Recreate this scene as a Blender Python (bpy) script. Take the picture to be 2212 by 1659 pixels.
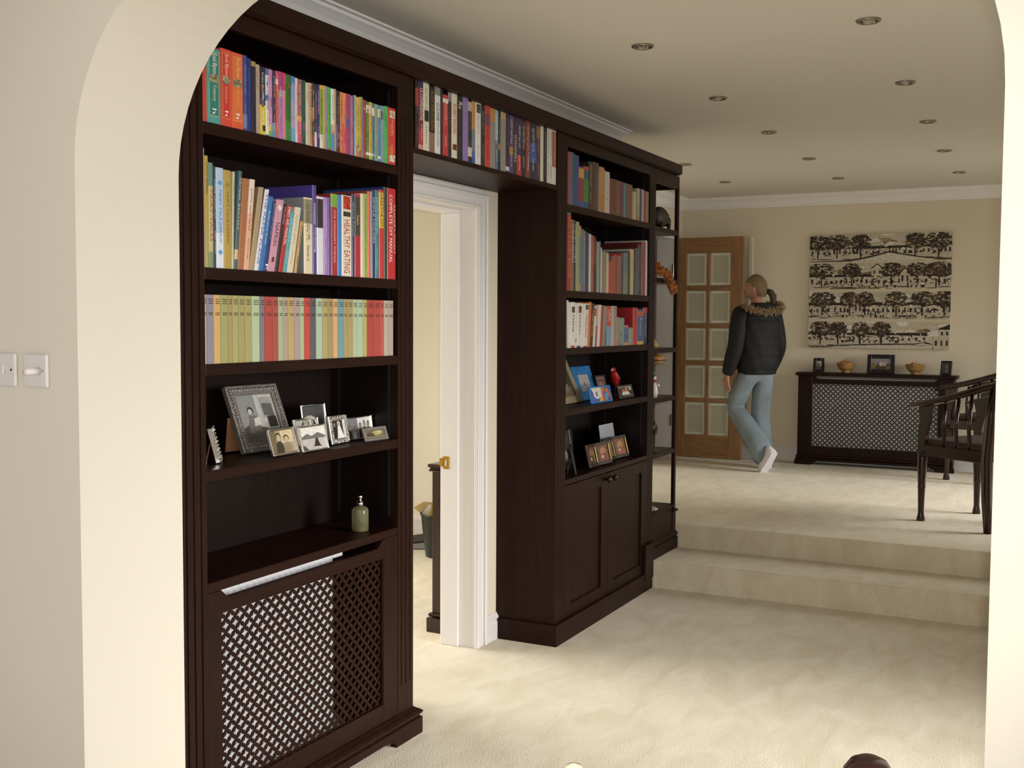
import bpy, bmesh, math, random
from math import sin, cos, pi, radians, sqrt, atan2
from mathutils import Vector, Matrix, Euler
random.seed(7)
SC = bpy.context.scene
COL = SC.collection
for o in list(bpy.data.objects): bpy.data.objects.remove(o)

# ------------------------------------------------------------------ camera, world, lights, exposure
cam_d = bpy.data.cameras.new('camera'); cam = bpy.data.objects.new('camera', cam_d); COL.objects.link(cam)
YAW, PITCH, ROLL = radians(26.9868), radians(-3.2895), radians(0.3173)
fw = Vector((cos(YAW)*cos(PITCH), sin(YAW)*cos(PITCH), sin(PITCH)))
rt = Vector((sin(YAW), -cos(YAW), 0)); up = rt.cross(fw)
R_ = rt*cos(ROLL)+up*sin(ROLL); U_ = up*cos(ROLL)-rt*sin(ROLL)
M = Matrix((R_, U_, -fw)).transposed().to_4x4(); M.translation = Vector((0, -2.2456, 1.6))
cam.matrix_world = M
cam_d.sensor_width = 36; cam_d.sensor_fit = 'HORIZONTAL'; cam_d.lens = 36*2389.6/2212
cam_d.clip_start = 0.05; cam_d.clip_end = 100
SC.camera = cam

w = bpy.data.worlds.new('World'); SC.world = w; w.use_nodes = True
bg = w.node_tree.nodes['Background']; bg.inputs[0].default_value = (0.95, 0.97, 1.0, 1); bg.inputs[1].default_value = .5

def area(name, loc, direction, sx, sy, power, col=(1, .985, .96), spread=180):
    d = bpy.data.lights.new(name, 'AREA'); d.shape = 'RECTANGLE'; d.size = sx; d.size_y = sy
    d.energy = power; d.color = col; d.spread = radians(spread)
    o = bpy.data.objects.new(name, d); COL.objects.link(o); o.location = loc
    o.rotation_euler = Vector(direction).to_track_quat('-Z', 'Y').to_euler()
    return o
YR = -4.7      # right-hand outer wall
# daylight entering through the windows in the right-hand wall, the study and behind the photographer
area('window_light_lower', (3.5, YR+.04, 1.45), (.02, 1, -.32), 1.2, 1.7, 38, spread=66)
area('window_light_upper', (8.7, YR+.04, 1.62), (-.10, 1, -.34), 1.9, 1.4, 50, spread=74)
area('window_light_near', (.35, YR+.04, 1.35), (.25, 1, -.15), 2.2, 1.9, 38, (1, .99, .98))
area('window_light_back', (-3.05, -1.0, 1.45), (1, .1, -.1), 2.2, 1.5, 26, (1, .98, .95))
area('window_light_study', (4.3, 3.85, 1.5), (0, -1, -.38), 2.2, 1.5, 78, (1, .98, .93), spread=110)
# the flash beside the lens: near surfaces bright, the far room left to the daylight
fd_ = bpy.data.lights.new('camera_flash', 'SPOT'); fd_.energy = 160; fd_.spot_size = radians(74); fd_.spot_blend = .5
fd_.shadow_soft_size = .012; fd_.color = (1, .97, .93)
fo = bpy.data.objects.new('camera_flash', fd_); COL.objects.link(fo)
fo.location = cam.matrix_world.translation + R_*.03 + U_*.035 + fw*.02
fo.rotation_euler = fw.to_track_quat('-Z', 'Y').to_euler()

SC.view_settings.view_transform = 'Standard'; SC.view_settings.look = 'None'
SC.view_settings.gamma = 1; SC.view_settings.use_curve_mapping = False
SC.view_settings.exposure = 0.0

# ------------------------------------------------------------------ helpers
def lin(c):
    return c/12.92 if c <= .04045 else ((c+.055)/1.055)**2.4
def rgb(h, g=1.0):
    if isinstance(h, str):
        c = [lin(int(h[i:i+2], 16)/255)*g for i in (0, 2, 4)]
    else:
        c = [lin(v/255)*g for v in h]
    return (min(c[0], 1), min(c[1], 1), min(c[2], 1), 1)
def nt(name):
    m = bpy.data.materials.new(name); m.use_nodes = True
    return m, m.node_tree.nodes, m.node_tree.links, m.node_tree.nodes['Principled BSDF']
def mat(name, col, rough=.6, metal=0, bump=None, var=None, coat=0, spec=.5, trans=0, ior=1.45):
    """bump=(scale,strength[,stretch]), var=(scale,amount[,stretch])"""
    m, N, L, B = nt(name)
    c = rgb(col) if not isinstance(col, tuple) or len(col) == 3 else col
    B.inputs['Base Color'].default_value = c; B.inputs['Roughness'].default_value = rough
    B.inputs['Metallic'].default_value = metal; B.inputs['Specular IOR Level'].default_value = spec
    B.inputs['IOR'].default_value = ior
    if coat: B.inputs['Coat Weight'].default_value = coat; B.inputs['Coat Roughness'].default_value = .15
    if trans: B.inputs['Transmission Weight'].default_value = trans
    def noise(scale, stretch, detail=3):
        t = N.new('ShaderNodeTexCoord'); mp = N.new('ShaderNodeMapping'); L.new(t.outputs['Object'], mp.inputs[0])
        mp.inputs['Scale'].default_value = stretch
        n = N.new('ShaderNodeTexNoise'); n.inputs['Scale'].default_value = scale; n.inputs['Detail'].default_value = detail
        L.new(mp.outputs[0], n.inputs['Vector']); return n
    if var:
        n = noise(var[0], var[2] if len(var) > 2 else (1, 1, 1), 4)
        r = N.new('ShaderNodeValToRGB')
        a = var[1]
        r.color_ramp.elements[0].position = .32; r.color_ramp.elements[1].position = .68
        r.color_ramp.elements[0].color = (c[0]*(1-a), c[1]*(1-a), c[2]*(1-a), 1)
        r.color_ramp.elements[1].color = (min(1, c[0]*(1+a)), min(1, c[1]*(1+a)), min(1, c[2]*(1+a)), 1)
        L.new(n.outputs['Fac'], r.inputs[0]); L.new(r.outputs[0], B.inputs['Base Color'])
    if bump:
        n = noise(bump[0], bump[2] if len(bump) > 2 else (1, 1, 1))
        b = N.new('ShaderNodeBump'); b.inputs['Strength'].default_value = bump[1]; b.inputs['Distance'].default_value = .01
        L.new(n.outputs['Fac'], b.inputs['Height']); L.new(b.outputs[0], B.inputs['Normal'])
    return m
def attr_mat(name, rough=.5, coat=0, spec=.5, bump=None, grain=None):
    m, N, L, B = nt(name)
    a = N.new('ShaderNodeVertexColor'); a.layer_name = 'Col'
    L.new(a.outputs[0], B.inputs['Base Color']); B.inputs['Roughness'].default_value = rough
    B.inputs['Specular IOR Level'].default_value = spec
    if grain:
        t = N.new('ShaderNodeTexCoord'); n = N.new('ShaderNodeTexNoise'); n.inputs['Scale'].default_value = grain[0]; n.inputs['Detail'].default_value = 6
        n.inputs['Roughness'].default_value = .7; L.new(t.outputs['Object'], n.inputs['Vector'])
        r = N.new('ShaderNodeMapRange'); r.inputs[1].default_value = .3; r.inputs[2].default_value = .7; r.inputs[3].default_value = 1-grain[1]; r.inputs[4].default_value = 1+grain[1]
        L.new(n.outputs['Fac'], r.inputs[0]); mx = N.new('ShaderNodeVectorMath'); mx.operation = 'MULTIPLY'
        L.new(a.outputs[0], mx.inputs[0]); L.new(r.outputs[0], mx.inputs[1]); L.new(mx.outputs[0], B.inputs['Base Color'])
    if coat: B.inputs['Coat Weight'].default_value = coat; B.inputs['Coat Roughness'].default_value = .2
    if bump:
        n = N.new('ShaderNodeTexNoise'); n.inputs['Scale'].default_value = bump[0]
        t = N.new('ShaderNodeTexCoord'); L.new(t.outputs['Object'], n.inputs['Vector'])
        b = N.new('ShaderNodeBump'); b.inputs['Strength'].default_value = bump[1]; b.inputs['Distance'].default_value = .005
        L.new(n.outputs['Fac'], b.inputs['Height']); L.new(b.outputs[0], B.inputs['Normal'])
    return m

MT = {}
MT['wall'] = mat('cream_wall_paint', 'e2d8c2', .85, bump=(60, .06), var=(1.2, .02))
MT['study_wall'] = mat('study_cream_paint', 'f3eee0', .85, bump=(60, .06))
MT['pier'] = mat('arch_wall_paint', 'd9d2c5', .85, bump=(60, .06), var=(1.0, .015))
MT['ceil'] = mat('ceiling_paint', 'e2ddd3', .9, bump=(50, .05), var=(.8, .02))
MT['white'] = mat('white_gloss_paint', 'e4e1e0', .35)
MT['coving'] = mat('white_coving_paint', 'f3f1f0', .7)
MT['oak'] = mat('oak_veneer', '8e6740', .45, var=(7, .22, (9, 9, .7)), bump=(30, .05, (9, 9, .7)))
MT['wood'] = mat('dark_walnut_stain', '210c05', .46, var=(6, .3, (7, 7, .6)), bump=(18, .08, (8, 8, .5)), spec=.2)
MT['woodh'] = mat('dark_walnut_stain_long', '210c05', .42, var=(6, .3, (.6, 7, 7)), bump=(18, .08, (.5, 8, 8)), spec=.2)
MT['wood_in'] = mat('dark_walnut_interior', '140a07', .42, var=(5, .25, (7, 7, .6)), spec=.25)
MT['mahog'] = mat('mahogany_polish', '270e0b', .22, var=(6, .3, (6, 6, .7)), coat=.3)
MT['metal'] = mat('silver_plate', 'd8d6d2', .16, 1)
MT['ornate'] = mat('cast_silver', 'cfccc6', .28, 1, bump=(160, .9))
MT['chrome'] = mat('chrome_trim', 'e2e2e2', .1, 1)
MT['brass'] = mat('aged_brass', 'b48a3c', .3, 1)
MT['black'] = mat('black_matte', '141314', .6)
MT['rad'] = mat('white_radiator_enamel', 'eeeef2', .35)
MT['glass_frost'] = mat('obscure_glass', 'b3b098', .35, bump=(90, .25), spec=.6)
MT['bevel'] = mat('bevelled_glass_edge', 'dcdccc', .15, spec=.8)
MT['plastic'] = mat('white_plastic', 'd8d3d2', .25)

def carpet():
    m, N, L, B = nt('cream_wool_carpet')
    t = N.new('ShaderNodeTexCoord')
    n1 = N.new('ShaderNodeTexNoise'); n1.inputs['Scale'].default_value = 3.6; n1.inputs['Detail'].default_value = 6; n1.inputs['Distortion'].default_value = .8
    mp = N.new('ShaderNodeMapping'); mp.inputs['Rotation'].default_value = (0, 0, .5); mp.inputs['Scale'].default_value = (1, 2.2, 1)
    L.new(t.outputs['Object'], mp.inputs[0]); L.new(mp.outputs[0], n1.inputs['Vector'])
    r = N.new('ShaderNodeValToRGB'); r.color_ramp.elements[0].position = .35; r.color_ramp.elements[1].position = .66
    r.color_ramp.elements[0].color = rgb('dcd0b6'); r.color_ramp.elements[1].color = rgb('e9dfc9')
    L.new(n1.outputs['Fac'], r.inputs[0])
    n2 = N.new('ShaderNodeTexNoise'); n2.inputs['Scale'].default_value = 160; n2.inputs['Detail'].default_value = 2
    L.new(t.outputs['Object'], n2.inputs['Vector'])
    mx = N.new('ShaderNodeMixRGB'); mx.blend_type = 'MULTIPLY'; mx.inputs[0].default_value = .35
    r2 = N.new('ShaderNodeValToRGB'); r2.color_ramp.elements[0].color = (.68, .67, .65, 1); r2.color_ramp.elements[0].position = .3; r2.color_ramp.elements[1].position = .6
    L.new(n2.outputs['Fac'], r2.inputs[0]); L.new(r.outputs[0], mx.inputs[1]); L.new(r2.outputs[0], mx.inputs[2])
    L.new(mx.outputs[0], B.inputs['Base Color'])
    b = N.new('ShaderNodeBump'); b.inputs['Strength'].default_value = .4; b.inputs['Distance'].default_value = .01
    ad = N.new('ShaderNodeMath'); ad.operation = 'ADD'; L.new(n1.outputs['Fac'], ad.inputs[0]); L.new(n2.outputs['Fac'], ad.inputs[1])
    L.new(ad.outputs[0], b.inputs['Height']); L.new(b.outputs[0], B.inputs['Normal'])
    B.inputs['Roughness'].default_value = .95; B.inputs['Specular IOR Level'].default_value = .1
    B.inputs['Sheen Weight'].default_value = .15
    return m
MT['carpet'] = carpet()

class MB:
    """collects boxes, prisms, lathes and tubes and links them as ONE mesh object"""
    def __init__(s): s.v = []; s.f = []; s.c = []; s.col = None; s.sm = set()
    def face(s, idx, col=None): s.f.append(tuple(idx)); s.c.append(col or s.col)
    def box(s, x0, x1, y0, y1, z0, z1, col=None, M=None):
        p = [Vector((x, y, z)) for z in (z0, z1) for x, y in ((x0, y0), (x1, y0), (x1, y1), (x0, y1))]
        if M: p = [M @ q for q in p]
        b = len(s.v); s.v += p
        for q in ((3, 2, 1, 0), (4, 5, 6, 7), (0, 1, 5, 4), (1, 2, 6, 5), (2, 3, 7, 6), (3, 0, 4, 7)): s.face([b+i for i in q], col)
        return s
    def bbox(s, x0, x1, y0, y1, z0, z1, e=.002, col=None, M=None):
        """box with chamfered vertical and horizontal front edges (all edges)"""
        x0, x1 = min(x0, x1), max(x0, x1); y0, y1 = min(y0, y1), max(y0, y1); z0, z1 = min(z0, z1), max(z0, z1)
        e = min(e, (x1-x0)*.45, (y1-y0)*.45, (z1-z0)*.45)
        b = len(s.v); P = []
        for i in range(8):
            sx, sy, sz = (i & 1), (i >> 1 & 1), (i >> 2 & 1)
            X = x1 if sx else x0; Y = y1 if sy else y0; Z = z1 if sz else z0
            ex = -e if sx else e; ey = -e if sy else e; ez = -e if sz else e
            P += [Vector((X, Y+ey, Z+ez)), Vector((X+ex, Y, Z+ez)), Vector((X+ex, Y+ey, Z))]
        if M: P = [M @ q for q in P]
        s.v += P
        def fc(ids):
            s.face([b+i for i in ids], col)
        c = lambda i, k: 3*i+k
        for fs, k in (((0, 4, 6, 2), 0), ((1, 3, 7, 5), 0), ((0, 1, 5, 4), 1), ((2, 6, 7, 3), 1), ((0, 2, 3, 1), 2), ((4, 5, 7, 6), 2)):
            fc([c(i, k) for i in fs])
        for a, d, k1, k2 in ((0, 1, 1, 2), (2, 3, 1, 2), (4, 5, 1, 2), (6, 7, 1, 2), (0, 2, 0, 2), (1, 3, 0, 2), (4, 6, 0, 2), (5, 7, 0, 2), (0, 4, 0, 1), (1, 5, 0, 1), (2, 6, 0, 1), (3, 7, 0, 1)):
            fc([c(a, k1), c(d, k1), c(d, k2), c(a, k2)])
        for i in range(8): fc([c(i, 0), c(i, 1), c(i, 2)])
        return s
    def prism(s, poly, h0, h1, axis='z', col=None, M=None, cap=True):
        """extrude a 2D polygon. axis z: (x,y); axis x: poly (y,z); axis y: poly (x,z)"""
        def P(a, b, h):
            q = Vector((a, b, h)) if axis == 'z' else Vector((h, a, b)) if axis == 'x' else Vector((a, h, b))
            return M @ q if M else q
        n = len(poly); b = len(s.v)
        s.v += [P(a, c, h0) for a, c in poly] + [P(a, c, h1) for a, c in poly]
        for i in range(n):
            j = (i+1) % n; s.face((b+i, b+j, b+n+j, b+n+i), col)
        if cap:
            s.face([b+i for i in reversed(range(n))], col); s.face([b+n+i for i in range(n)], col)
        return s
    def lathe(s, prof, cx=0, cy=0, cz=0, n=16, col=None, M=None, smooth=True):
        b = len(s.v)
        for r, z in prof:
            for k in range(n):
                a = 2*pi*k/n; q = Vector((cx+r*cos(a), cy+r*sin(a), cz+z)); s.v.append(M @ q if M else q)
        for i in range(len(prof)-1):
            for k in range(n):
                j = (k+1) % n
                if smooth: s.sm.add(len(s.f))
                s.face((b+i*n+k, b+i*n+j, b+(i+1)*n+j, b+(i+1)*n+k), col)
        if prof[0][0] > 1e-5: s.face([b+k for k in reversed(range(n))], col)
        if prof[-1][0] > 1e-5: s.face([b+(len(prof)-1)*n+k for k in range(n)], col)
        return s
    def tube(s, pts, rad, n=8, col=None, flat=1.0, upv=Vector((0, 0, 1)), smooth=True, cap=True):
        pts = [Vector(p) for p in pts]; b = len(s.v)
        R = rad if isinstance(rad, (list, tuple)) else [rad]*len(pts)
        if abs((pts[-1]-pts[0]).normalized().z) > .85 and abs(upv.z) > .9: upv = Vector((0, 1, 0))
        for i, p in enumerate(pts):
            t = (pts[min(i+1, len(pts)-1)]-pts[max(i-1, 0)]).normalized()
            u = t.cross(upv)
            if u.length < 1e-3: u = t.cross(Vector((1, 0, 0)))
            u.normalize(); v2 = u.cross(t).normalized()
            for k in range(n):
                a = 2*pi*(k+.5)/n; s.v.append(p+u*cos(a)*R[i]+v2*sin(a)*R[i]*flat)
        for i in range(len(pts)-1):
            for k in range(n):
                j = (k+1) % n
                if smooth: s.sm.add(len(s.f))
                s.face((b+i*n+k, b+i*n+j, b+(i+1)*n+j, b+(i+1)*n+k), col)
        if cap:
            s.face([b+k for k in reversed(range(n))], col); s.face([b+(len(pts)-1)*n+k for k in range(n)], col)
        return s
    def blob(s, c, r, n=10, m=7, col=None, M=None, jit=0):
        c = Vector(c); b = len(s.v); r = Vector(r) if not isinstance(r, (int, float)) else Vector((r, r, r))
        for i in range(m+1):
            th = pi*i/m
            for k in range(n):
                a = 2*pi*k/n; q = Vector((sin(th)*cos(a)*r.x, sin(th)*sin(a)*r.y, cos(th)*r.z))
                if jit: q *= 1+random.uniform(-jit, jit)
                q += c; s.v.append(M @ q if M else q)
        for i in range(m):
            for k in range(n):
                j = (k+1) % n; s.sm.add(len(s.f))
                s.face((b+i*n+k, b+(i+1)*n+k, b+(i+1)*n+j, b+i*n+j), col)
        return s
    def build(s, name, m=None, parent=None, loc=None, fix=True, weld=False):
        me = bpy.data.meshes.new(name)
        o0 = Vector(loc) if loc is not None else Vector((0, 0, 0))
        me.from_pydata([tuple(q-o0) for q in s.v], [], s.f)
        if m: me.materials.append(m)
        if any(c is not None for c in s.c):
            at = me.color_attributes.new('Col', 'FLOAT_COLOR', 'CORNER'); k = 0
            for fi, f in enumerate(s.f):
                c = s.c[fi] or (.5, .5, .5, 1)
                for _ in f: at.data[k].color = c; k += 1
        for i in s.sm: me.polygons[i].use_smooth = True
        if fix or weld:
            bm = bmesh.new(); bm.from_mesh(me)
            if weld: bmesh.ops.remove_doubles(bm, verts=bm.verts, dist=1e-5)
            bmesh.ops.recalc_face_normals(bm, faces=bm.faces)
            bm.to_mesh(me); bm.free()
        me.update()
        o = bpy.data.objects.new(name, me); COL.objects.link(o)
        o.location = o0
        if parent is not None: o.parent = parent
        return o
def tag(o, label=None, cat=None, group=None, kind=None):
    if label: o['label'] = label
    if cat: o['category'] = cat
    if group: o['group'] = group
    if kind: o['kind'] = kind
    return o
def empty(name, loc=(0, 0, 0), rz=0, label=None, cat=None, group=None):
    o = bpy.data.objects.new(name, None); COL.objects.link(o); o.location = loc; o.rotation_euler = (0, 0, rz)
    o.empty_display_size = .05
    return tag(o, label, cat, group)
def struct(o, label=None): o['kind'] = 'structure'; 
def S(mb, name, m, label=None, parent=None):
    o = mb.build(name, MT[m] if isinstance(m, str) else m, parent)
    if parent is None: o['kind'] = 'structure'; tag(o, label)
    return o
def copy_tree(o, parent=None):
    c = o.copy(); COL.objects.link(c)
    if parent is not None: c.parent = parent
    for ch in list(o.children): copy_tree(ch, c)
    return c
def linked(src, name, loc, parent, rot=None):
    c = src.copy(); c.name = name; COL.objects.link(c); c.location = loc; c.parent = parent
    if rot: c.rotation_euler = rot
    return c
# ------------------------------------------------------------------ dimensions (metres)
XA, XC, XB, XD, XE, XF, XG, XH = 2.451, 3.4726, 3.5798, 4.8815, 4.9976, 6.1774, 6.2788, 6.7119
DW = .3253                       # plane of the wall behind the bookcases
ZC = 2.762                       # ceiling
Z1, Z2 = .163, .313              # the two steps
XR1, XR2 = 6.2545, 6.7068        # risers
XW = 10.30                       # far wall
XA1, XA2 = 1.973, 2.33           # arch wall faces
YL, YRP = -.021, -2.131          # arch opening sides
YS = 1.17                        # side wall of the upper room
XN = -3.2                        # wall behind the photographer

# ------------------------------------------------------------------ room shell
fl = S(MB().box(XN, XR1, YR, .325, -.1, 0).box(2.2, 7.2, .325, 4.0, -.1, 0), 'floor', 'carpet', 'cream wool carpet of the lower room and study')
st = MB()
def nose(x0, z0, z1, x1, mb):
    r = .018; prof = [(x0, z0)]
    for k in range(5): a = pi-(pi/2)*k/4; prof.append((x0+r+r*cos(a), z1-r+r*sin(a)))
    prof += [(x1, z1), (x1, z0)]
    mb.prism([(a, b) for a, b in prof], YR, (.325 if x1 < 7 else YS), 'y')
nose(XR1, 0, Z1, XR2+.03, st); S(st, 'step', 'carpet', parent=fl)
st = MB()
r = .018
nose(XR2, 0, Z2, 12.0, st); st.box(9.2, 12, YS, 4.0, .05, Z2); S(st, 'upper_floor', 'carpet', parent=fl)
S(MB().box(XN-.1, 12, YR-.1, 4.2, ZC, ZC+.1), 'ceiling', 'ceil', 'plain cream plaster ceiling over the whole room')

# arch wall: one extruded outline with the round-cornered opening
R = .5; zs = 1.985; top = zs+R
pts = [(4.0, 0), (4.0, ZC), (YR, ZC), (YR, 0), (YRP, 0)]
for k in range(0, 17): a = pi-(pi/2)*k/16; pts.append((YRP+R+R*cos(a), zs+R*sin(a)))
for k in range(0, 17): a = pi/2-(pi/2)*k/16; pts.append((YL-R+R*cos(a), zs+R*sin(a)))
pts.append((YL, 0))
S(MB().prism(pts, XA1, XA2, 'x'), 'wall_arch', 'pier', 'cream wall with wide round-cornered archway')

# wall behind the bookcases with the study doorway
DX0, DX1, DZ = 3.86, 4.665, 2.135
b = MB().box(XA2, DX0, DW, .505, 0, ZC).box(DX1, 6.33, DW, .505, 0, ZC).box(DX0, DX1, DW, .505, DZ, ZC)
S(b, 'wall_left', 'wall', 'cream wall behind the dark bookcases')
S(MB().box(6.20, 6.33, .505, YS+.155, 0, ZC).box(6.33, 9.25, YS, YS+.155, 0, ZC).box(10.075, 10.30, YS, YS+.155, 0, ZC).box(9.25, 10.075, YS, YS+.155, 2.395, ZC), 'wall_upper_side', 'wall', 'side wall of the upper room with doorway at its end')
S(MB().box(XW, XW+.12, YR-.1, 4.1, 0, ZC), 'wall_far', 'wall', 'far cream wall behind the canvas and radiator cover')
S(MB().box(7.05, 7.15, YS+.155, 4.1, 0, ZC), 'wall_study_far', 'study_wall', 'pale yellow far wall of the study')
S(MB().box(XN-.1, 2.2, 4.0, 4.1, 0, ZC).box(2.2, 3.15, 4.0, 4.1, 0, ZC).box(5.45, 12, 4.0, 4.1, 0, ZC).box(3.15, 5.45, 4.0, 4.1, 0, .7).box(3.15, 5.45, 4.0, 4.1, 2.3, ZC), 'wall_study_window', 'study_wall', 'outer wall of the study with its window')
# right-hand outer wall with three windows
wx = [(-.8, 1.5, .35, 2.35), (2.8, 4.2, .25, 2.3), (8.0, 10.0, .65, 2.35)]
b = MB(); x = XN-.1
for (a, c, z0, z1) in wx:
    b.box(x, a, YR-.12, YR, 0, ZC).box(a, c, YR-.12, YR, 0, z0).box(a, c, YR-.12, YR, z1, ZC); x = c
b.box(x, 12, YR-.12, YR, 0, ZC)
S(b, 'wall_right', 'wall', 'right-hand outer wall with the windows')
S(MB().box(XN-.1, XN, YR, 4, 0, .65).box(XN-.1, XN, YR, 4, 2.25, ZC).box(XN-.1, XN, YR, -2.2, .65, 2.25).box(XN-.1, XN, .2, 4, .65, 2.25), 'wall_back', 'wall', 'wall behind the photographer')
for i, (a, c, z0, z1) in enumerate(wx):
    b = MB(); t = .05
    b.box(a, c, YR-.1, YR-.03, z0, z0+t).box(a, c, YR-.1, YR-.03, z1-t, z1).box(a, a+t, YR-.1, YR-.03, z0+t, z1-t).box(c-t, c, YR-.1, YR-.03, z0+t, z1-t)
    b.box((a+c)/2-.03, (a+c)/2+.03, YR-.1, YR-.03, z0+t, z1-t)
    wo = S(b, 'window_%d' % (i+1), 'white', 'white framed window in the right-hand wall')
S(MB().box(9.2, 9.25, YS+.155, 4, 0, ZC).box(10.24, 10.30, YS+.155, 2.6, 0, ZC), 'wall_hall', 'wall', 'hall wall seen through the far doorway')

# coving: stepped cove profile (distance from wall, drop from ceiling)
CV = [(0, -.100), (.010, -.100), (.014, -.090), (.028, -.080), (.040, -.060), (.056, -.042), (.076, -.028), (.090, -.020), (.094, -.010), (.110, -.008), (.112, 0), (0, 0)]
def cov_x(name, x0, x1, yw, sgn, mit0=0, mit1=0, lab=None):
    b = MB(); n = len(CV)
    for (x, mt) in ((x0, mit0), (x1, mit1)):
        b.v += [Vector((x+mt*d, yw+sgn*d, ZC+z)) for d, z in CV]
    for i in range(n-1): b.face((i, i+1, n+i+1, n+i))
    b.face(list(range(n))); b.face([n+i for i in reversed(range(n))])
    S(b, name, 'coving', lab)
def cov_y(name, y0, y1, xw, sgn, mit0=0, mit1=0, lab=None):
    b = MB(); n = len(CV)
    for (y, mt) in ((y0, mit0), (y1, mit1)):
        b.v += [Vector((xw+sgn*d, y+mt*d, ZC+z)) for d, z in CV]
    for i in range(n-1): b.face((i, i+1, n+i+1, n+i))
    b.face(list(range(n))); b.face([n+i for i in reversed(range(n))])
    S(b, name, 'coving', lab)
cov_x('trim_1', XA2, 6.33, DW, -1, 0, 1, 'white moulded coving above the bookcases')
cov_y('trim_2', DW, YS, 6.33, 1, -1, -1, 'white coving returning round the wall end')
cov_x('trim_3', 6.33, XW, YS, -1, 1, -1, 'white coving along the upper side wall')
cov_y('trim_4', YR, YS, XW, -1, 1, -1, 'white coving along the far wall')
# skirting
def skirt_prof(h=.13, t=.02): return [(0, 0), (t, 0), (t, h*.66), (t*.72, h*.72), (t*.9, h*.78), (t*.9, h*.86), (t*.5, h*.93), (t*.35, h), (0, h)]
S(MB().prism([(XW-a, Z2+z) for a, z in skirt_prof(.125)], YR, YS, 'y'), 'baseboard_far', 'white', 'white skirting board along the far wall')
S(MB().prism([(7.05-a, z) for a, z in skirt_prof(.115, .022)], YS+.155, 4.0, 'y'), 'baseboard_study', 'white', 'white skirting board in the study')
S(MB().prism([(DW-a, z) for a, z in skirt_prof(.13, .02)], 4.745, XD-.002, 'x'), 'baseboard_left', 'white', 'short white skirting between door frame and bookcase')
# study door frame: architrave, lining and stop
tr = MB()
def archi(x0, x1, z0, z1):   # moulded flat
    tr.bbox(x0, x1, DW-.024, DW, z0, z1, .004)
xo = 4.745
fr = MB().bbox(DX1-.014, xo, DW-.016, DW, 0, 2.222, .003).bbox(DX0+.014, DX1-.0142, DW-.016, DW, DZ-.0, 2.222, .003).bbox(DX0-.08, DX0+.0138, DW-.016, DW, 0, 2.222, .003)
fr.bbox(xo-.022, xo-.001, DW-.030, DW-.0162, 0, 2.2, .004).bbox(DX0-.08, xo-.0222, DW-.030, DW-.0162, 2.179, 2.2, .004)
fr.bbox(DX1-.013, DX1+.012, DW-.022, DW-.0162, 0, DZ+.012, .003).bbox(DX0+.016, DX1-.0132, DW-.022, DW-.0162, DZ+.001, DZ+.012, .003)
tr5 = S(fr, 'trim_5', 'white', 'white moulded architrave round the study doorway')
ln = MB().bbox(DX1-.004, DX1+.002, DW, .512, 0, DZ, .001).bbox(DX1-.020, DX1-.004, .412, .512, 0, DZ-.02, .003)
ln.bbox(DX0-.002, DX0+.004, DW, .512, 0, DZ, .001).bbox(DX0+.004, DX0+.02, .412, .512, 0, DZ-.02, .003)
ln.bbox(DX0, DX1, DW, .512, DZ-.004, DZ+.002, .001).bbox(DX0+.004, DX1-.004, .412, .512, DZ-.02, DZ-.004, .003)
S(ln, 'door_lining', 'white', parent=tr5)
sp = MB().bbox(DX1-.0235, DX1-.0195, .462, .494, .873, .935, .0008).bbox(DX1-.028, DX1-.0215, .492, .512, .885, .925, .001)
S(sp, 'strike_plate', 'brass', parent=tr5)
S(MB().bbox(DX1-.0255, DX1-.0225, .472, .484, .888, .918, .0006), 'latch_hole', 'metal', parent=tr5)
# far doorway lining in the side wall, with hinges
fd = MB().bbox(10.055, 10.078, YS-.01, YS+.165, Z2, 2.395, .002).bbox(9.247, 9.27, YS-.01, YS+.165, Z2, 2.395, .002).bbox(9.25, 10.075, YS-.01, YS+.165, 2.375, 2.398, .002)
tr6 = S(fd, 'trim_6', 'white', 'white lining of the doorway beside the glazed oak door')
for z in (.66, 2.08): S(MB().bbox(10.050, 10.056, YS-.006, YS+.014, z-.055, z+.055, .001), 'hinge', 'metal', parent=tr6)

# glazed oak door folded back against the far wall
DO = (.506, 1.166); xd0, xd1 = 10.085, 10.125
dr = empty('door_1', (xd0, DO[0], Z2)); dr['kind'] = 'structure'; tag(dr, 'ten-pane glazed oak door folded back against the far wall')
def dp(mb, name, m): 
    o = mb.build(name, MT[m]); o.parent = dr; o.matrix_parent_inverse = Matrix.Translation((-xd0, -DO[0], -Z2)); return o
rows = [(2.240, 1.938), (1.888, 1.584), (1.538, 1.234), (1.188, .880), (.838, .530)]
c1, c2, c3, c4 = .626, .818, .856, 1.047
dp(MB().bbox(xd0, xd1, DO[0], c1, Z2+.004, 2.386, .002), 'stile', 'oak'); dp(MB().bbox(xd0, xd1, c4, DO[1], Z2+.004, 2.386, .002), 'stile', 'oak')
oakh = mat('oak_veneer_rail', '8e6740', .45, var=(7, .22, (9, .7, 9)), bump=(30, .05, (9, .7, 9))); MT['oakh'] = oakh
dp(MB().bbox(xd0+.001, xd1-.001, c1, c4, 2.240, 2.386, .001), 'top_rail', 'oakh'); dp(MB().bbox(xd0+.001, xd1-.001, c1, c4, Z2+.004, .530, .001), 'bottom_rail', 'oakh')
dp(MB().bbox(xd0+.003, xd1-.003, c2, c3, .530, 2.240, .004), 'glazing_bar', 'oak')
for i in range(4):
    for a, c in ((c1, c2), (c3, c4)): dp(MB().bbox(xd0+.003, xd1-.003, a, c, rows[i+1][0], rows[i][1], .004), 'glazing_bar', 'oakh')
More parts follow.
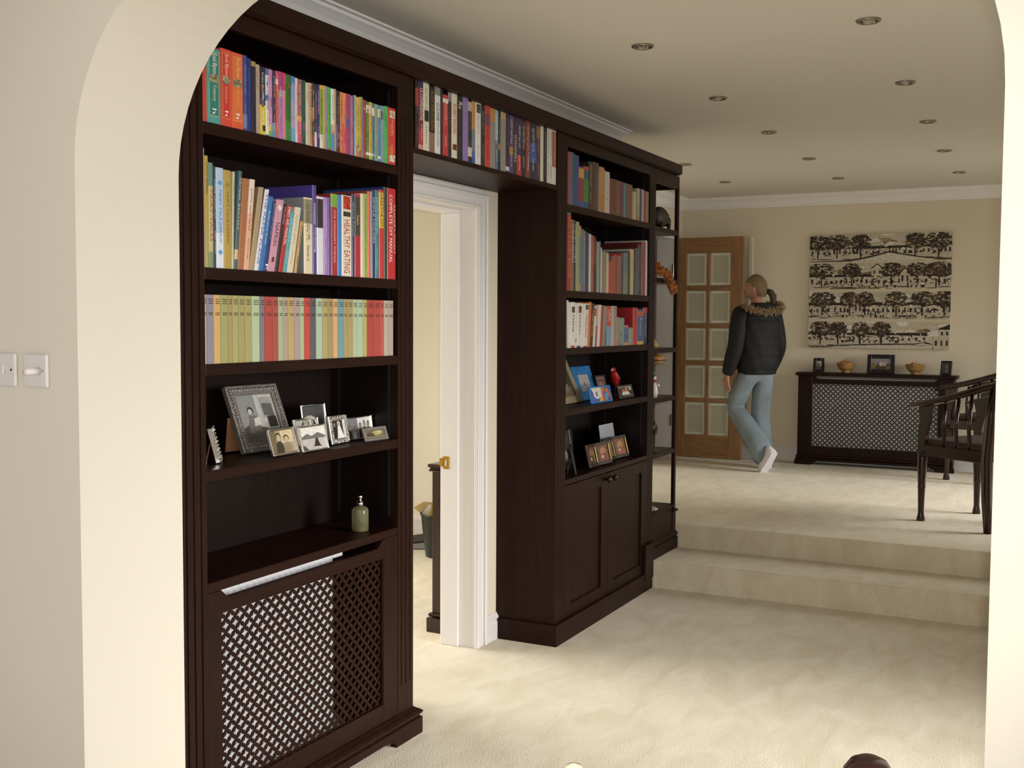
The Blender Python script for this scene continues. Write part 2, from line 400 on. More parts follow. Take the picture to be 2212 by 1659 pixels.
for (zt, zb) in rows:
    for a, c in ((c1, c2), (c3, c4)):
        b = MB(); g = .024; xg = xd0+.016
        b.v += [Vector(q) for q in ((xg+.004, a, zb), (xg+.004, c, zb), (xg+.004, c, zt), (xg+.004, a, zt), (xg, a+g, zb+g), (xg, c-g, zb+g), (xg, c-g, zt-g), (xg, a+g, zt-g))]
        for i in range(4): j = (i+1) % 4; b.face((i, j, 4+j, 4+i))
        bo = dp(b, 'pane_bevel', 'bevel')
        dp(MB().box(xg, xg+.004, a+g, c-g, zb+g, zt-g), 'pane', 'glass_frost')
for z in (.66, 2.08): dp(MB().lathe([(.006, -.05), (.006, .05)], xd0, DO[1]+.002, z, 8), 'hinge', 'metal')
dp(MB().lathe([(.0, 0), (.02, 0), (.02, .008), (.008, .01), (.008, .03), (.022, .034), (.022, .05), (.0, .056)], M=Matrix.Translation((xd0, DO[0]+.05, 1.32)) @ Matrix.Rotation(-pi/2, 4, 'Y'), n=12), 'handle', 'brass')
S(MB().bbox(XW-.018, XW-.0005, .472, .51, Z2+.126, 2.39, .004).bbox(XW-.018, XW-.0005, .472, .51, Z2, Z2+.1255, .004), 'trim_7', 'wall', 'narrow cream architrave beside the open oak door')
# oak door standing open in the hall beyond
S(MB().bbox(9.62, 9.66, 1.47, 2.1, Z2+.004, 2.30, .003), 'door_2', 'oak', 'oak door edge glimpsed in the hall through the open shelves')
# ------------------------------------------------------------------ built-in dark wood bookcases
def fluted(name, x0, x1, z0, z1, f0, f1, parent, y=0, n=3, t=.022):
    """flat pilaster with n vertical grooves between f0 and f1"""
    wd = x1-x0; g = .0035; dpt = .005
    xs = [x0+wd*(.22+.56*k/(n-1)) for k in range(n)]
    prof = [(x0, y+t), (x0, y)]
    for x in xs: prof += [(x-g, y), (x-g*.5, y+dpt), (x+g*.5, y+dpt), (x+g, y)]
    prof += [(x1, y), (x1, y+t)]
    b = MB().prism(prof, f0, f1, 'z').bbox(x0, x1, y, y+t, z0, f0, .0008).bbox(x0, x1, y, y+t, f1, z1, .0008)
    return b.build(name, MT['wood'], parent)
def plinth_x(x0, x1, h, y=0, pr=.027, z0=0.0, ogee=True):
    """plinth board with a rolled moulding on top"""
    yf = y-pr
    return [(yf, z0), (y+.02, z0), (y+.02, z0+h), (y-.002, z0+h), (y-.010, z0+h-.006), (yf+.006, z0+h-.012), (yf-.002, z0+h-.020), (yf+.001, z0+h-.028), (yf+.008, z0+h-.033), (yf+.008, z0+h-.038), (yf, z0+h-.042)]
def pins(x, y0, z0, z1, sgn, parent):
    """metal shelf-support strip let into the side panel"""
    b = MB().box(x, x+sgn*.0015, y0, y0+.012, z0, z1)
    z = z0+.012
    while z < z1-.01:
        b.box(x+sgn*.0015, x+sgn*.0022, y0+.002, y0+.010, z, z+.006); z += .03
    return b.build('shelf_support_strip', MT['black'], parent)

SH_T = .034
def sweep(path, prof, side=1):
    """sweep a (outward distance, z) profile along a plan path with mitred corners; outward is to the right of travel for side=1"""
    b = MB(); n = len(prof); P = [Vector((x, y)) for x, y in path]
    for i, p in enumerate(P):
        nn = []
        for a, c in ((i-1, i), (i, i+1)):
            if 0 <= a and c < len(P): d = (P[c]-P[a]).normalized(); nn.append(Vector((d.y, -d.x))*side)
        m = nn[0] if len(nn) == 1 else (nn[0]+nn[1])/(1+nn[0].dot(nn[1]))
        b.v += [Vector((p.x+m.x*d, p.y+m.y*d, z)) for d, z in prof]
    for i in range(len(P)-1):
        for k in range(n): j = (k+1) % n; b.face((i*n+k, i*n+j, (i+1)*n+j, (i+1)*n+k))
    b.face(list(range(n))); b.face([(len(P)-1)*n+i for i in range(n)])
    return b
# --- left bay
bk = empty('bookcase', (XA-.107, 0, 0), 0, 'dark walnut bookcase beside the archway, left of the white doorway', 'bookcase', 'built-in bookcases')
def bp(mb, name, m='wood', par=None, root=None):
    root = root or bk
    o = mb.build(name, MT[m]); o.parent = par or root
    r = root.location
    o.matrix_parent_inverse = Matrix.Translation(-r)
    return o
def fbp(name, *a, root=None, **k):
    root = root or bk; o = fluted(name, *a, None, **k); o.parent = root; o.matrix_parent_inverse = Matrix.Translation(-root.location); return o
fbp('pilaster', XA-.107, XA, .09, 2.506, .215, 2.35)
fbp('pilaster', XC, XB, .09, 2.506, .215, 2.35)
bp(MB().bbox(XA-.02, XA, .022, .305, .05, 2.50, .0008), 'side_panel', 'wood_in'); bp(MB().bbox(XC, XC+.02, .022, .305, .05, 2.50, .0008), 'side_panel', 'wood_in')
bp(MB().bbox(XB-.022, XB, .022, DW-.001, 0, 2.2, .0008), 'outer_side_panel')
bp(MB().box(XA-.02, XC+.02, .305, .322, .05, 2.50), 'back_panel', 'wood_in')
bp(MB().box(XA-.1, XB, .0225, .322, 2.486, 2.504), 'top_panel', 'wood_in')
bp(MB().bbox(XA, XC, 0, .022, 2.452, 2.506, .0008), 'top_rail', 'woodh')
LS = [2.1663, 1.7485, 1.4676, 1.1559, .8232]
for i, z in enumerate(LS):
    bp(MB().bbox(XA+.001, XC-.001, .0, .304, z-(SH_T if i < 4 else .03), z, .002), 'shelf', 'woodh')
for y0 in (.033, .262):
    o = pins(XC, y0, .86, 2.44, -1, None); o.parent = bk; o.matrix_parent_inverse = Matrix.Translation(-bk.location)
# plinth with bracket foot
pr = plinth_x(0, 0, .105)
bp(sweep([(XA-.107, 0), (XB, 0), (XB, DW-.002)], [(-y, max(z, .034)) for y, z in pr]), 'plinth')
ft = MB()
def foot(mb, xo, dirn, y0, z0=0, h=.036, w=.235):
    pts = [(xo, z0), (xo, z0+h), (xo-dirn*w, z0+h), (xo-dirn*(w-.01), z0+h*.82), (xo-dirn*(w-.03), z0+h*.72), (xo-dirn*(w-.045), z0+h*.42), (xo-dirn*(w-.05), z0)]
    mb.prism(pts, y0, y0+.025, 'y')
foot(ft, XB+.027, 1, -.027); bp(ft, 'bracket_foot'); ft = MB(); foot(ft, XA-.107, -1, -.027); bp(ft, 'bracket_foot')
bp(MB().bbox(XB+.002, XB+.027, 0, DW-.002, 0, .034, .001), 'bracket_foot')

# --- pierced radiator grille panel (lifts out of the bay)
def grille_mesh(u0, u1, v0, v1, pitch, tip, inn, depth, P):
    """sheet of diamond cells each pierced by a four-pointed star; P maps (u,v,d) to a point"""
    b = MB(); h = pitch/2
    nu = int((u1-u0)/pitch)+1; nv = int((v1-v0)/pitch)+1
    cells = []
    for i in range(nu+1):
        for j in range(nv+1):
            cells.append((u0+i*pitch, v0+j*pitch)); cells.append((u0+(i+.5)*pitch, v0+(j+.5)*pitch))
    for cu, cv in cells:
        if cu > u1 or cv > v1 or cu < u0 or cv < v0: continue
        k = len(b.v); out = []
        for q in range(8):
            a = pi/4*q
            rr = h if q % 2 == 0 else h*cos(pi/4)
            ri = tip if q % 2 == 0 else inn
            ao = a
            b.v.append(P(cu+rr*cos(a), cv+rr*sin(a), 0))
            out.append((cu+ri*cos(ao), cv+ri*sin(ao)))
        for a_, c_ in out: b.v.append(P(a_, c_, 0))
        for a_, c_ in out: b.v.append(P(a_, c_, depth))
        for q in range(8):
            j = (q+1) % 8
            b.face((k+q, k+j, k+8+j, k+8+q)); b.face((k+8+q, k+8+j, k+16+j, k+16+q))
    return b
rc = empty('radiator_cover', (2.96, 0, .1), 0, 'pierced lattice radiator cover panel at the foot of the left bookcase', 'radiator cover')
def rp(mb, name, m='wood', root=None):
    root = root or rc
    o = mb.build(name, MT[m], fix=(name != 'grille')); o.parent = root; o.matrix_parent_inverse = Matrix.Translation(-root.location); return o
gx0, gx1, gz0, gz1 = 2.510, 3.378, .175, .722
rp(MB().bbox(XA+.001, gx0, .001, .022, .1055, .7925, .0012), 'frame_stile'); rp(MB().bbox(gx1, XC-.001, .001, .022, .1055, .7925, .0012), 'frame_stile')
rp(MB().bbox(gx0, gx1, .0015, .0215, .1055, gz0, .001), 'bottom_rail', 'woodh')
tr = MB().prism([(gx0, gz1), (gx1, gz1), (gx1, .7925), (gx1-.004, .7925), (gx1-.036, .765), (gx0+.032, .765), (gx0, .7925)], .0015, .0215, 'y')
rp(tr, 'top_rail', 'woodh')
rp(MB().bbox(gx0-.001, gx0+.004, .004, .0115, gz0, gz1, .001), 'bead'); rp(MB().bbox(gx1-.004, gx1+.001, .004, .0115, gz0, gz1, .001), 'bead')
rp(grille_mesh(gx0-.01, gx1+.01, gz0-.01, gz1+.01, .0425, .0164, .0080, .0035, lambda u, v, d: Vector((u, .012+d, v))), 'grille')
rd = empty('radiator', (2.85, .13, .12), 0, 'white ribbed radiator behind the left lattice cover', 'radiator')
b = MB(); x0r, x1r = 2.465, 3.20; zr0, zr1 = .135, .776
n = 23; prof = []
for k in range(n):
    xa = x0r+(x1r-x0r)*k/n; wd = (x1r-x0r)/n
    prof += [(xa, .100), (xa+wd*.2, .092), (xa+wd*.62, .092), (xa+wd*.8, .100)]
prof += [(x1r, .100), (x1r, .135), (x0r, .135)]
b.prism(prof, zr0, zr1, 'z'); o = rp(b, 'panel', 'rad', rd)
rp(MB().bbox(x0r, x1r, .09, .15, zr1+.0005, zr1+.010, .002), 'top_grille', 'rad', rd)
rp(MB().bbox(x1r+.001, x1r+.055, .095, .145, zr1-.03, zr1+.008, .003), 'end_cap', 'rad', rd)
b = MB()
for x in (2.6, 3.05): b.box(x, x+.03, .136, .304, .3, .34)
rp(b, 'bracket', 'rad', rd)

# --- bridging shelf above the doorway
br = empty('bridging_shelf', (XB, 0, 2.2287), 0, 'dark walnut shelf unit bridging the white doorway', 'bookcase')
def qp(mb, name, m='wood', root=None):
    root = root or br; o = mb.build(name, MT[m]); o.parent = root; o.matrix_parent_inverse = Matrix.Translation(-root.location); return o
qp(MB().bbox(XB+.001, XD-.001, 0, .322, 2.2287, 2.2492, .0015), 'shelf', 'woodh')
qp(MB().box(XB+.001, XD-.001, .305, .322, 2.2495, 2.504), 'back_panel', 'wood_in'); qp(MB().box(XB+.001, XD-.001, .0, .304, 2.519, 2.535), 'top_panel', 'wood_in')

# --- right bay with cupboard
bk2 = empty('bookcase', (XD, 0, 0), 0, 'dark walnut bookcase with panelled cupboard doors, right of the white doorway', 'bookcase', 'built-in bookcases')
def b2(mb, name, m='wood', par=None):
    o = mb.build(name, MT[m]); o.parent = par or bk2
    if par is None: o.matrix_parent_inverse = Matrix.Translation(-bk2.location)
    return o
fbp('pilaster', XD, XE, .09, 2.506, .215, 2.38, root=bk2)
fbp('pilaster', XF, XG, .28, 2.506, .36, 2.38, root=bk2, n=3)
b2(MB().bbox(XD, XD+.02, .022, DW-.001, .09, 2.506, .0008), 'outer_side_panel')
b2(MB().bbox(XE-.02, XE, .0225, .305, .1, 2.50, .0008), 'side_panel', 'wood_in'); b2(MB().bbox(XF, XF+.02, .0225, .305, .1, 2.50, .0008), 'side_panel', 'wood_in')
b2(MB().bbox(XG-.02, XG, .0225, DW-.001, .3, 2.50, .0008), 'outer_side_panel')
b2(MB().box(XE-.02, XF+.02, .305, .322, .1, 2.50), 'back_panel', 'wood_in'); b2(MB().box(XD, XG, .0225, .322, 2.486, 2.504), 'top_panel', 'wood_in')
b2(MB().bbox(XE, XF, 0, .022, 2.452, 2.506, .0008), 'top_rail', 'woodh')
RS = [2.1732, 1.7489, 1.4638, 1.159]
for z in RS: b2(MB().bbox(XE+.001, XF-.001, .0, .304, z-SH_T, z, .002), 'shelf', 'woodh')
b2(MB().bbox(XE+.001, XF-.001, .0, .304, .779, .8063, .002), 'cupboard_top', 'woodh')
for y0 in (.033, .262):
    o = pins(XF, y0, .86, 2.44, -1, None); o.parent = bk2; o.matrix_parent_inverse = Matrix.Translation(-bk2.location)
def cup_door(x0, x1, hx, open_side):
    z0, z1, sw, y0, y1 = .105, .776, .085, -.001, .020
    d = b2(MB().bbox(x0, x0+sw, y0, y1, z0, z1, .0015).bbox(x1-sw, x1, y0, y1, z0, z1, .0015).bbox(x0+sw, x1-sw, y0+.0003, y1, z0, z0+.062, .001).bbox(x0+sw, x1-sw, y0+.0003, y1, z1-.062, z1, .001), 'door')
    b2(MB().bbox(x0+sw-.003, x1-sw+.003, y0+.011, y1-.002, z0+.059, z1-.059, .001), 'panel', 'wood', d)
    b = MB().lathe([(.0, 0), (.008, 0), (.006, .012), (.009, .016), (.017, .024), (.019, .031), (.014, .038), (0, .041)], M=Matrix.Translation((hx, y0, .747)) @ Matrix.Rotation(pi/2, 4, 'X'), n=14)
    b2(b, 'knob', 'mahog', d)
cup_door(XE+.002, 5.562, 5.520, 1); cup_door(5.566, XF-.002, 5.608, -1)
pr = plinth_x(0, 0, .105)
b2(sweep([(XD, DW-.022), (XD, 0), (6.245, 0)], [(-y, z) for y, z in pr], -1), 'plinth')
b2(MB().bbox(6.11, 6.247, -.026, .02, .064, .275, .004), 'plinth_block')

# --- open display shelves at the end, standing on the step
es = empty('display_shelf', (XG, 0, Z1), 0, 'open dark wood display shelves with slim corner post, standing on the step', 'shelf')
def ep(mb, name, m='wood', par=None):
    o = mb.build(name, MT[m]); o.parent = par or es
    if par is None: o.matrix_parent_inverse = Matrix.Translation(-es.location)
    return o
ES = [2.165, 1.86, 1.435, 1.133, .798]
def quad_shelf(z, t=.028):
    n = 8; pts = [(XG+.001, .30), (XG+.001, 0.0), (XH-.002, 0.0), (XH-.002, .10)]
    for k in range(1, n): a = pi/2*k/n; pts.append((XH-.002-.2*(1-cos(a)), .10+.2*sin(a)))
    pts.append((XH-.2, .30))
    return MB().prism(pts, z-t, z, 'z')
for z in ES: ep(quad_shelf(z), 'shelf', 'woodh')
ep(MB().bbox(XH-.032, XH, -.0015, .020, .40, 2.44, .002), 'corner_post')
ep(MB().bbox(XG+.001, XH, 0, .022, 2.425, 2.505, .001).bbox(XH-.022, XH, .022, .30, 2.425, 2.505, .001), 'top_rail', 'woodh')
ep(MB().bbox(XG+.001, 6.33, .285, .322, Z1, 2.50, .001), 'back_post')
ep(MB().bbox(XG+.001, XH-.06, 0.0, .30, Z1+.02, .425, .002), 'base_cabinet'); ep(MB().bbox(XG+.001, XH-.002, -.004, .30, .425, .44, .003), 'base_top', 'woodh')
ep(MB().bbox(XH-.06, XH, -.005, .045, Z1, .395, .002).bbox(XH-.067, XH+.012, -.018, .052, .395, .410, .004), 'corner_block')
ep(MB().prism(plinth_x(0, 0, .112, 0, .022, Z1+.001), 6.2475, XH+.006, 'x'), 'plinth')

# --- cornice running over all the units
cz = empty('cornice', (XA2+.01, 0, 2.5059), 0, 'dark walnut cornice running along the top of all the bookcases', 'cornice')
pf = [(.30, 2.5065), (.0, 2.5065), (-.012, 2.5075), (-.020, 2.512), (-.027, 2.516), (-.027, 2.5693), (.30, 2.5693)]
o = MB().prism(pf, XA2+.002, 6.672, 'x').build('moulding', MT['woodh']); o.parent = cz; o.matrix_parent_inverse = Matrix.Translation(-cz.location)
o = MB().bbox(6.6725, 6.682, -.027, .31, 2.514, 2.5693, .002).build('end_cap', MT['wood']); o.parent = cz; o.matrix_parent_inverse = Matrix.Translation(-cz.location)
BOOKS = {
 'L1': [
  (2.4576,0.0189,0.203,0.0000,0.14,'c8321f',{'t': [('WALLPAPER STYLES', 0.93, 0.1, 'e06a3a', 0.45)], 'look': 'red-orange hardback'}),
  (2.4773,0.0566,0.215,0.0000,0.14,'2f948f',{'b': [(0.0, 0.97, '4a9f9b')], 'panel': ('1d7f76', 0.1, 0.95, 'd8c85a'), 'pic': (0.55, 0.65), 't': [('Enid Blyton', 0.93, 0.66, 'efe9d8', 0.42), ('Treasury', 0.52, 0.3, 'e8d38a', 0.3), ('h', 0.2, 0.13, 'f4f0e8', 0.3)], 'look': 'wide teal storybook omnibus with yellow frame'}),
  (2.5347,0.0463,0.224,0.0000,0.14,'dd3a22',{'panel': ('cf2418', 0.1, 0.95, 'e8a040'), 'pic': (0.55, 0.65), 't': [('Enid Blyton', 0.93, 0.66, 'f0d9b0', 0.42), ('Adventure', 0.52, 0.3, 'e8a070', 0.3), ('h', 0.2, 0.13, 'f4f0e8', 0.3)], 'look': 'wide red storybook omnibus with yellow frame'}),
  (2.5817,0.0505,0.223,0.0000,0.14,'e2521c',{'panel': ('e2691b', 0.1, 0.95, 'f0b040'), 'pic': (0.55, 0.65), 't': [('Enid Blyton', 0.93, 0.66, 'f2c070', 0.42), ('Mystery', 0.52, 0.3, 'f0a860', 0.3), ('h', 0.2, 0.13, 'f4f0e8', 0.3)], 'look': 'wide orange storybook omnibus with yellow frame'}),
  (2.6331,0.0186,0.224,0.0000,0.14,'364a8a',{'b': [(0.03, 0.22, '6d7fa8')], 's': '8a93bb', 'look': 'slate blue paperback with pale foot'}),
  (2.6525,0.0173,0.219,0.0000,0.14,'1c2c7a',{'s': '4a62b8', 'look': 'deep navy paperback'}),
  (2.6706,0.0212,0.214,0.0000,0.14,'2b2230',{'b': [(0.93, 1, 'a08a50')], 't': [('TERRY PRATCHETT', 0.9, 0.35, '4f4550', 0.5)], 'look': 'black paperback with khaki band on top'}),
  (2.6926,0.0171,0.209,0.0000,0.14,'b39c86',{'look': 'plain taupe paperback'}),
  (2.7105,0.0257,0.206,0.0000,0.14,'2c1f3a',{'b': [(0, 0.44, 'd8c222'), (0.44, 0.52, '243a7a')], 's': 'e8e2ee', 'look': 'dark purple paperback with bright yellow lower half'}),
  (2.7370,0.0150,0.206,0.0000,0.14,'3f6fb5',{'b': [(0.02, 0.52, 'e8e2c8'), (0.6, 0.9, 'd9dde2')], 's': '5060a0', 'look': 'blue and cream striped paperback'}),
  (2.7528,0.0161,0.206,0.0000,0.14,'c983b4',{'b': [(0, 0.09, '7aa840'), (0.09, 0.18, 'e0c030')], 's': 'e8b8d4', 'look': 'pink paperback with green and yellow foot'}),
  (2.7696,0.0159,0.206,0.0000,0.14,'35275e',{'b': [(0, 0.22, '4f8fc4')], 's': 'e0b870', 'look': 'indigo paperback with sky blue foot'}),
  (2.7863,0.0121,0.208,0.0000,0.14,'d9552f',{'b': [(0.8, 0.88, 'e8d8c0')], 's': 'f0c0a0', 'look': 'coral orange thin paperback'}),
  (2.7993,0.0204,0.209,0.0000,0.14,'a97fc0',{'b': [(0.72, 1, 'b63585'), (0.62, 0.72, 'b89a90')], 's': '7a50a0', 'look': 'lilac paperback with magenta top'}),
  (2.8205,0.0140,0.209,0.0000,0.14,'e07888',{'b': [(0.74, 1, 'cc2f58'), (0.64, 0.74, 'c8a090')], 'look': 'salmon pink paperback with crimson top'}),
  (2.8353,0.0258,0.208,0.0000,0.14,'2f6a22',{'b': [(0, 0.3, '2e8a2c')], 'look': 'leaf green paperback'}),
  (2.8619,0.0201,0.207,0.0000,0.14,'8a9bd0',{'b': [(0, 0.2, '4aa3d0'), (0.2, 0.62, 'b49ac8'), (0.86, 1, '3f80c8')], 'look': 'mottled sky blue and lilac paperback'}),
  (2.8828,0.0124,0.205,0.0000,0.14,'d9cdb8',{'s': 'b07858', 'look': 'thin cream paperback with brown print'}),
  (2.8961,0.0199,0.204,0.0000,0.14,'a05a68',{'b': [(0, 0.35, 'd0487a'), (0.35, 0.43, 'e0a050')], 's': 'e0c8b8', 'look': 'dusky rose paperback with hot pink foot'}),
  (2.9168,0.0189,0.205,0.0000,0.14,'24503c',{'s': '3f7a58', 'look': 'bottle green paperback'}),
  (2.9365,0.0151,0.201,0.0000,0.14,'cfc4ac',{'look': 'plain cream wide paperback'}),
  (2.9524,0.0171,0.203,0.0000,0.14,'c4a888',{'t': [('A GARDEN COMPANION', 0.95, 0.05, '8a5428', 0.62)], 'look': 'tan paperback with brown capital letters'}),
  (2.9703,0.0132,0.206,0.0000,0.14,'4a3322',{'b': [(0, 0.18, '8a3a30'), (0.4, 0.62, 'a87838')], 's': 'd8c8a0', 'look': 'dark brown paperback with ochre middle'}),
  (2.9843,0.0117,0.204,0.0000,0.14,'3a2844',{'b': [(0, 0.24, 'ddd2cc')], 's': 'c8b8d8', 'look': 'aubergine paperback with white foot'}),
  (2.9968,0.0134,0.207,0.0000,0.14,'2b1f66',{'s': 'cfc8e8', 'look': 'violet paperback with pale dotted print'}),
  (3.0110,0.0183,0.207,0.0000,0.14,'8a9a22',{'b': [(0, 0.22, 'e4dcd2'), (0.94, 1, 'e0a820')], 's': '4f6018', 'look': 'olive green paperback with white foot'}),
  (3.0300,0.0107,0.209,0.0000,0.14,'b8b048',{'look': 'thin khaki paperback'}),
  (3.0416,0.0134,0.209,0.0000,0.14,'9088ac',{'look': 'lavender grey paperback'}),
  (3.0557,0.0170,0.208,0.0000,0.14,'3fb050',{'b': [(0, 0.03, 'c03020')], 's': '1f6030', 'look': 'emerald green paperback'}),
  (3.0736,0.0188,0.207,0.0000,0.14,'e6dfcf',{'b': [(0, 0.27, '3f92d0'), (0.27, 0.42, 'c89878')], 's': '807868', 'look': 'white paperback with sky blue foot'}),
  (3.0932,0.0091,0.209,0.0000,0.14,'b09a78',{'look': 'thin buff paperback'}),
  (3.1031,0.0208,0.206,0.0000,0.14,'30222c',{'b': [(0.08, 0.45, '6a5078'), (0, 0.08, '5a2a22')], 's': 'a08890', 'look': 'blackish purple paperback'}),
  (3.1247,0.0177,0.205,0.0000,0.14,'d8803a',{'b': [(0, 0.42, 'dd6a48')], 's': '8a2a18', 'look': 'orange paperback with brown stripe'}),
  (3.1432,0.0161,0.205,0.0000,0.14,'e0904a',{'b': [(0, 0.5, 'd84a50')], 's': 'c02a60', 'look': 'orange paperback shading to red'}),
  (3.1601,0.0145,0.206,0.0000,0.14,'b8265a',{'b': [(0.45, 0.6, '6a4a98')], 'look': 'raspberry paperback'}),
  (3.1754,0.0095,0.207,0.0000,0.14,'6a5a86',{'look': 'thin purple grey paperback'}),
  (3.1857,0.0147,0.204,0.0000,0.14,'c85a80',{'s': 'e89ab0', 'look': 'rose pink paperback'}),
  (3.2012,0.0065,0.208,0.0000,0.14,'2f62a0',{'look': 'very thin blue paperback'}),
  (3.2085,0.0110,0.209,0.0000,0.14,'8fc8c0',{'s': '508a90', 'look': 'pale aqua paperback'}),
  (3.2204,0.0185,0.205,0.0000,0.14,'d8b020',{'b': [(0, 0.2, 'c87840')], 's': '5a4a18', 'look': 'mustard yellow paperback'}),
  (3.2397,0.0116,0.209,0.0000,0.14,'b8a83a',{'b': [(0, 0.12, 'b05a30')], 's': '6a6020', 'look': 'olive yellow paperback'}),
  (3.2521,0.0070,0.211,0.0000,0.14,'7a8a9a',{'look': 'very thin blue grey paperback'}),
  (3.2599,0.0199,0.203,0.0000,0.14,'a83a28',{'look': 'plain brick red paperback'}),
  (3.2806,0.0172,0.201,0.0000,0.14,'4a7a2a',{'b': [(0.8, 0.94, 'ddd0b8'), (0.07, 0.12, 'e8e0d0')], 's': 'c8c080', 'look': 'green small-format paperback with cream label'}),
  (3.2987,0.0192,0.202,0.0000,0.14,'d2ab28',{'b': [(0.8, 0.93, 'ddcfae'), (0.07, 0.12, 'e8e0d0')], 's': 'c06030', 'look': 'golden yellow small-format paperback with cream label'}),
  (3.3187,0.0142,0.201,0.0000,0.14,'3a70a0',{'b': [(0.78, 0.92, 'd8d4c4'), (0.07, 0.12, 'e8e0d0')], 'look': 'mid blue small-format paperback with cream label'}),
  (3.3337,0.0210,0.201,0.0000,0.14,'7fa878',{'s': 'c8704a', 'look': 'sage green paperback'}),
  (3.3556,0.0160,0.201,0.0000,0.14,'3f86b8',{'b': [(0.78, 0.93, 'dcd8c4'), (0.05, 0.1, 'e8e0d0')], 'look': 'bright blue small-format paperback with cream label'}),
  (3.3724,0.0237,0.202,0.0000,0.14,'7a9aa6',{'b': [(0.76, 0.9, '5a5a38')], 's': 'a8b0a0', 'look': 'grey blue paperback with olive label'}),
  (3.3968,0.0209,0.205,0.0000,0.14,'2fb83c',{'look': 'vivid green paperback'}),
  (3.4185,0.0507,0.204,0.0000,0.14,'d2301c',{'b': [(0.05, 0.16, 'd2301c')], 'pic2': [(0.83, 0.95, 'e8d8d0'), (0.05, 0.17, 'e8d8d0')], 's': 'e8a080', 'look': 'wide red paperback with white oval badges'}),
 ],
 'L2': [
  (2.4522,0.0109,0.341,0.0000,0.20,'b09a88',{'look': 'tall thin pinkish tan picture book'}),
  (2.4639,0.0144,0.321,0.0000,0.18,'b0952e',{'b': [(0, 0.35, 'a89a5a')], 't': [('LITTLE WOMEN', 0.93, 0.66, '5a4a20', 0.5)], 'look': 'ochre hardback with brown capitals'}),
  (2.4791,0.0192,0.303,0.0000,0.18,'b8b070',{'b': [(0.78, 1, '5f8a78'), (0.0, 0.15, '7a9060')], 't': [('FAIRY TALES', 0.74, 0.25, 'c05a38', 0.5)], 'look': 'tall cream and green storybook with red letters'}),
  (2.4990,0.0099,0.296,0.0000,0.18,'22304a',{'s': 'c8c0a8', 'look': 'dark blue hardback with speckled spine'}),
  (2.5098,0.0325,0.293,0.0000,0.20,'a9c2de',{'b': [(0, 0.35, 'd4dce6')], 'c': '5a68b0', 't': [('FAIRY TALE JIGSAW', 0.78, 0.25, '5a7a98', 0.36)], 'dots': [(0.82, 0.88, '5a9ad0'), (0.13, 0.19, '5a9ad0')], 'look': 'pale blue jigsaw storybook'}),
  (2.5431,0.0310,0.290,0.0000,0.20,'b0953c',{'t': [('FAIRY TALE JIGSAW', 0.78, 0.25, '75602a', 0.36)], 'dots': [(0.82, 0.88, '96803a')], 'look': 'gold jigsaw storybook'}),
  (2.5750,0.0090,0.289,0.0087,0.18,'c8b988',{'s': '8a8060', 'look': 'leaning cream booklet'}),
  (2.5848,0.0151,0.295,0.0266,0.18,'3f6470',{'b': [(0.1, 0.2, 'c8b888')], 't': [('Great Stories', 0.93, 0.4, 'd8cda0', 0.5)], 'look': 'leaning teal and cream hardback'}),
  (2.6006,0.0278,0.275,0.0275,0.20,'a8693a',{'look': 'leaning brown-orange hardback'}),
  (2.6292,0.0235,0.276,0.0318,0.20,'dba98a',{'b': [(0.62, 1, 'e0cdb8')], 's': 'b05a4a', 'look': 'leaning peach and cream thick book'}),
  (2.6534,0.0230,0.257,0.0488,0.20,'a8906a',{'c': '8f7850', 'look': 'leaning tan box file book'}),
  (2.6773,0.0196,0.253,0.0545,0.17,'d6dae2',{'c': '5a3a6a', 't': [('THE PAPER PLANE', 0.95, 0.08, '7a6a90', 0.5)], 'look': 'leaning white paperback with faint letters'}),
  (2.6977,0.0229,0.233,0.0502,0.16,'2f70b4',{'t': [('Reference Guide', 0.8, 0.35, 'cfe0f0', 0.3)], 'look': 'leaning bright blue paperback'}),
  (2.7213,0.0163,0.220,0.0473,0.15,'24346e',{'t': [('Beyond the Ten Cards', 0.97, 0.45, 'd0d4e0', 0.3), ('P', 0.1, 0.02, 'f0f0f0', 0.7)], 'look': 'leaning navy paperback with white P'}),
  (2.7384,0.0358,0.227,0.0489,0.16,'c98ea4',{'t': [('NAPKIN', 0.68, 0.36, '7a3a56', 0.52), ('1', 0.2, 0.13, '5a2a3a', 0.3)], 'dots': [(0.84, 0.94, 'e8dcd8')], 'look': 'leaning wide pink book'}),
  (2.7750,0.0168,0.217,0.0467,0.15,'2f2422',{'t': [('The Garden', 0.96, 0.7, 'e0d8c8', 0.35)], 's': '6a4a40', 'look': 'leaning black-brown paperback'}),
  (2.7925,0.0209,0.214,0.0461,0.15,'b81f24',{'t': [('FIRST AID MANUAL', 0.97, 0.4, 'f4ece8', 0.55)], 'look': 'leaning red manual with white capitals'}),
  (2.8142,0.0191,0.195,0.0419,0.14,'4aa0ac',{'s': 'a8d8dc', 'look': 'leaning turquoise paperback'}),
  (2.8342,0.0303,0.212,0.0456,0.15,'d6cbb2',{'s': 'a89a80', 'look': 'leaning ivory paperback'}),
  (2.8710,0.0146,0.169,0.0363,0.14,'b89858',{'s': '6a5028', 'look': 'leaning tan paperback'}),
  (2.8869,0.0346,0.157,0.0000,0.11,'bd2a20',{'look': 'wedge of red paperback behind the tan one', 'y': 0.17}),
  (2.9239,0.0450,0.248,0.0000,0.21,'dccbaa',{'c': '8d9296', 'b': [(0.66, 0.98, '8a8468')], 's': '5a5038', 'look': 'wide cream gardening hardback with grey cover'}),
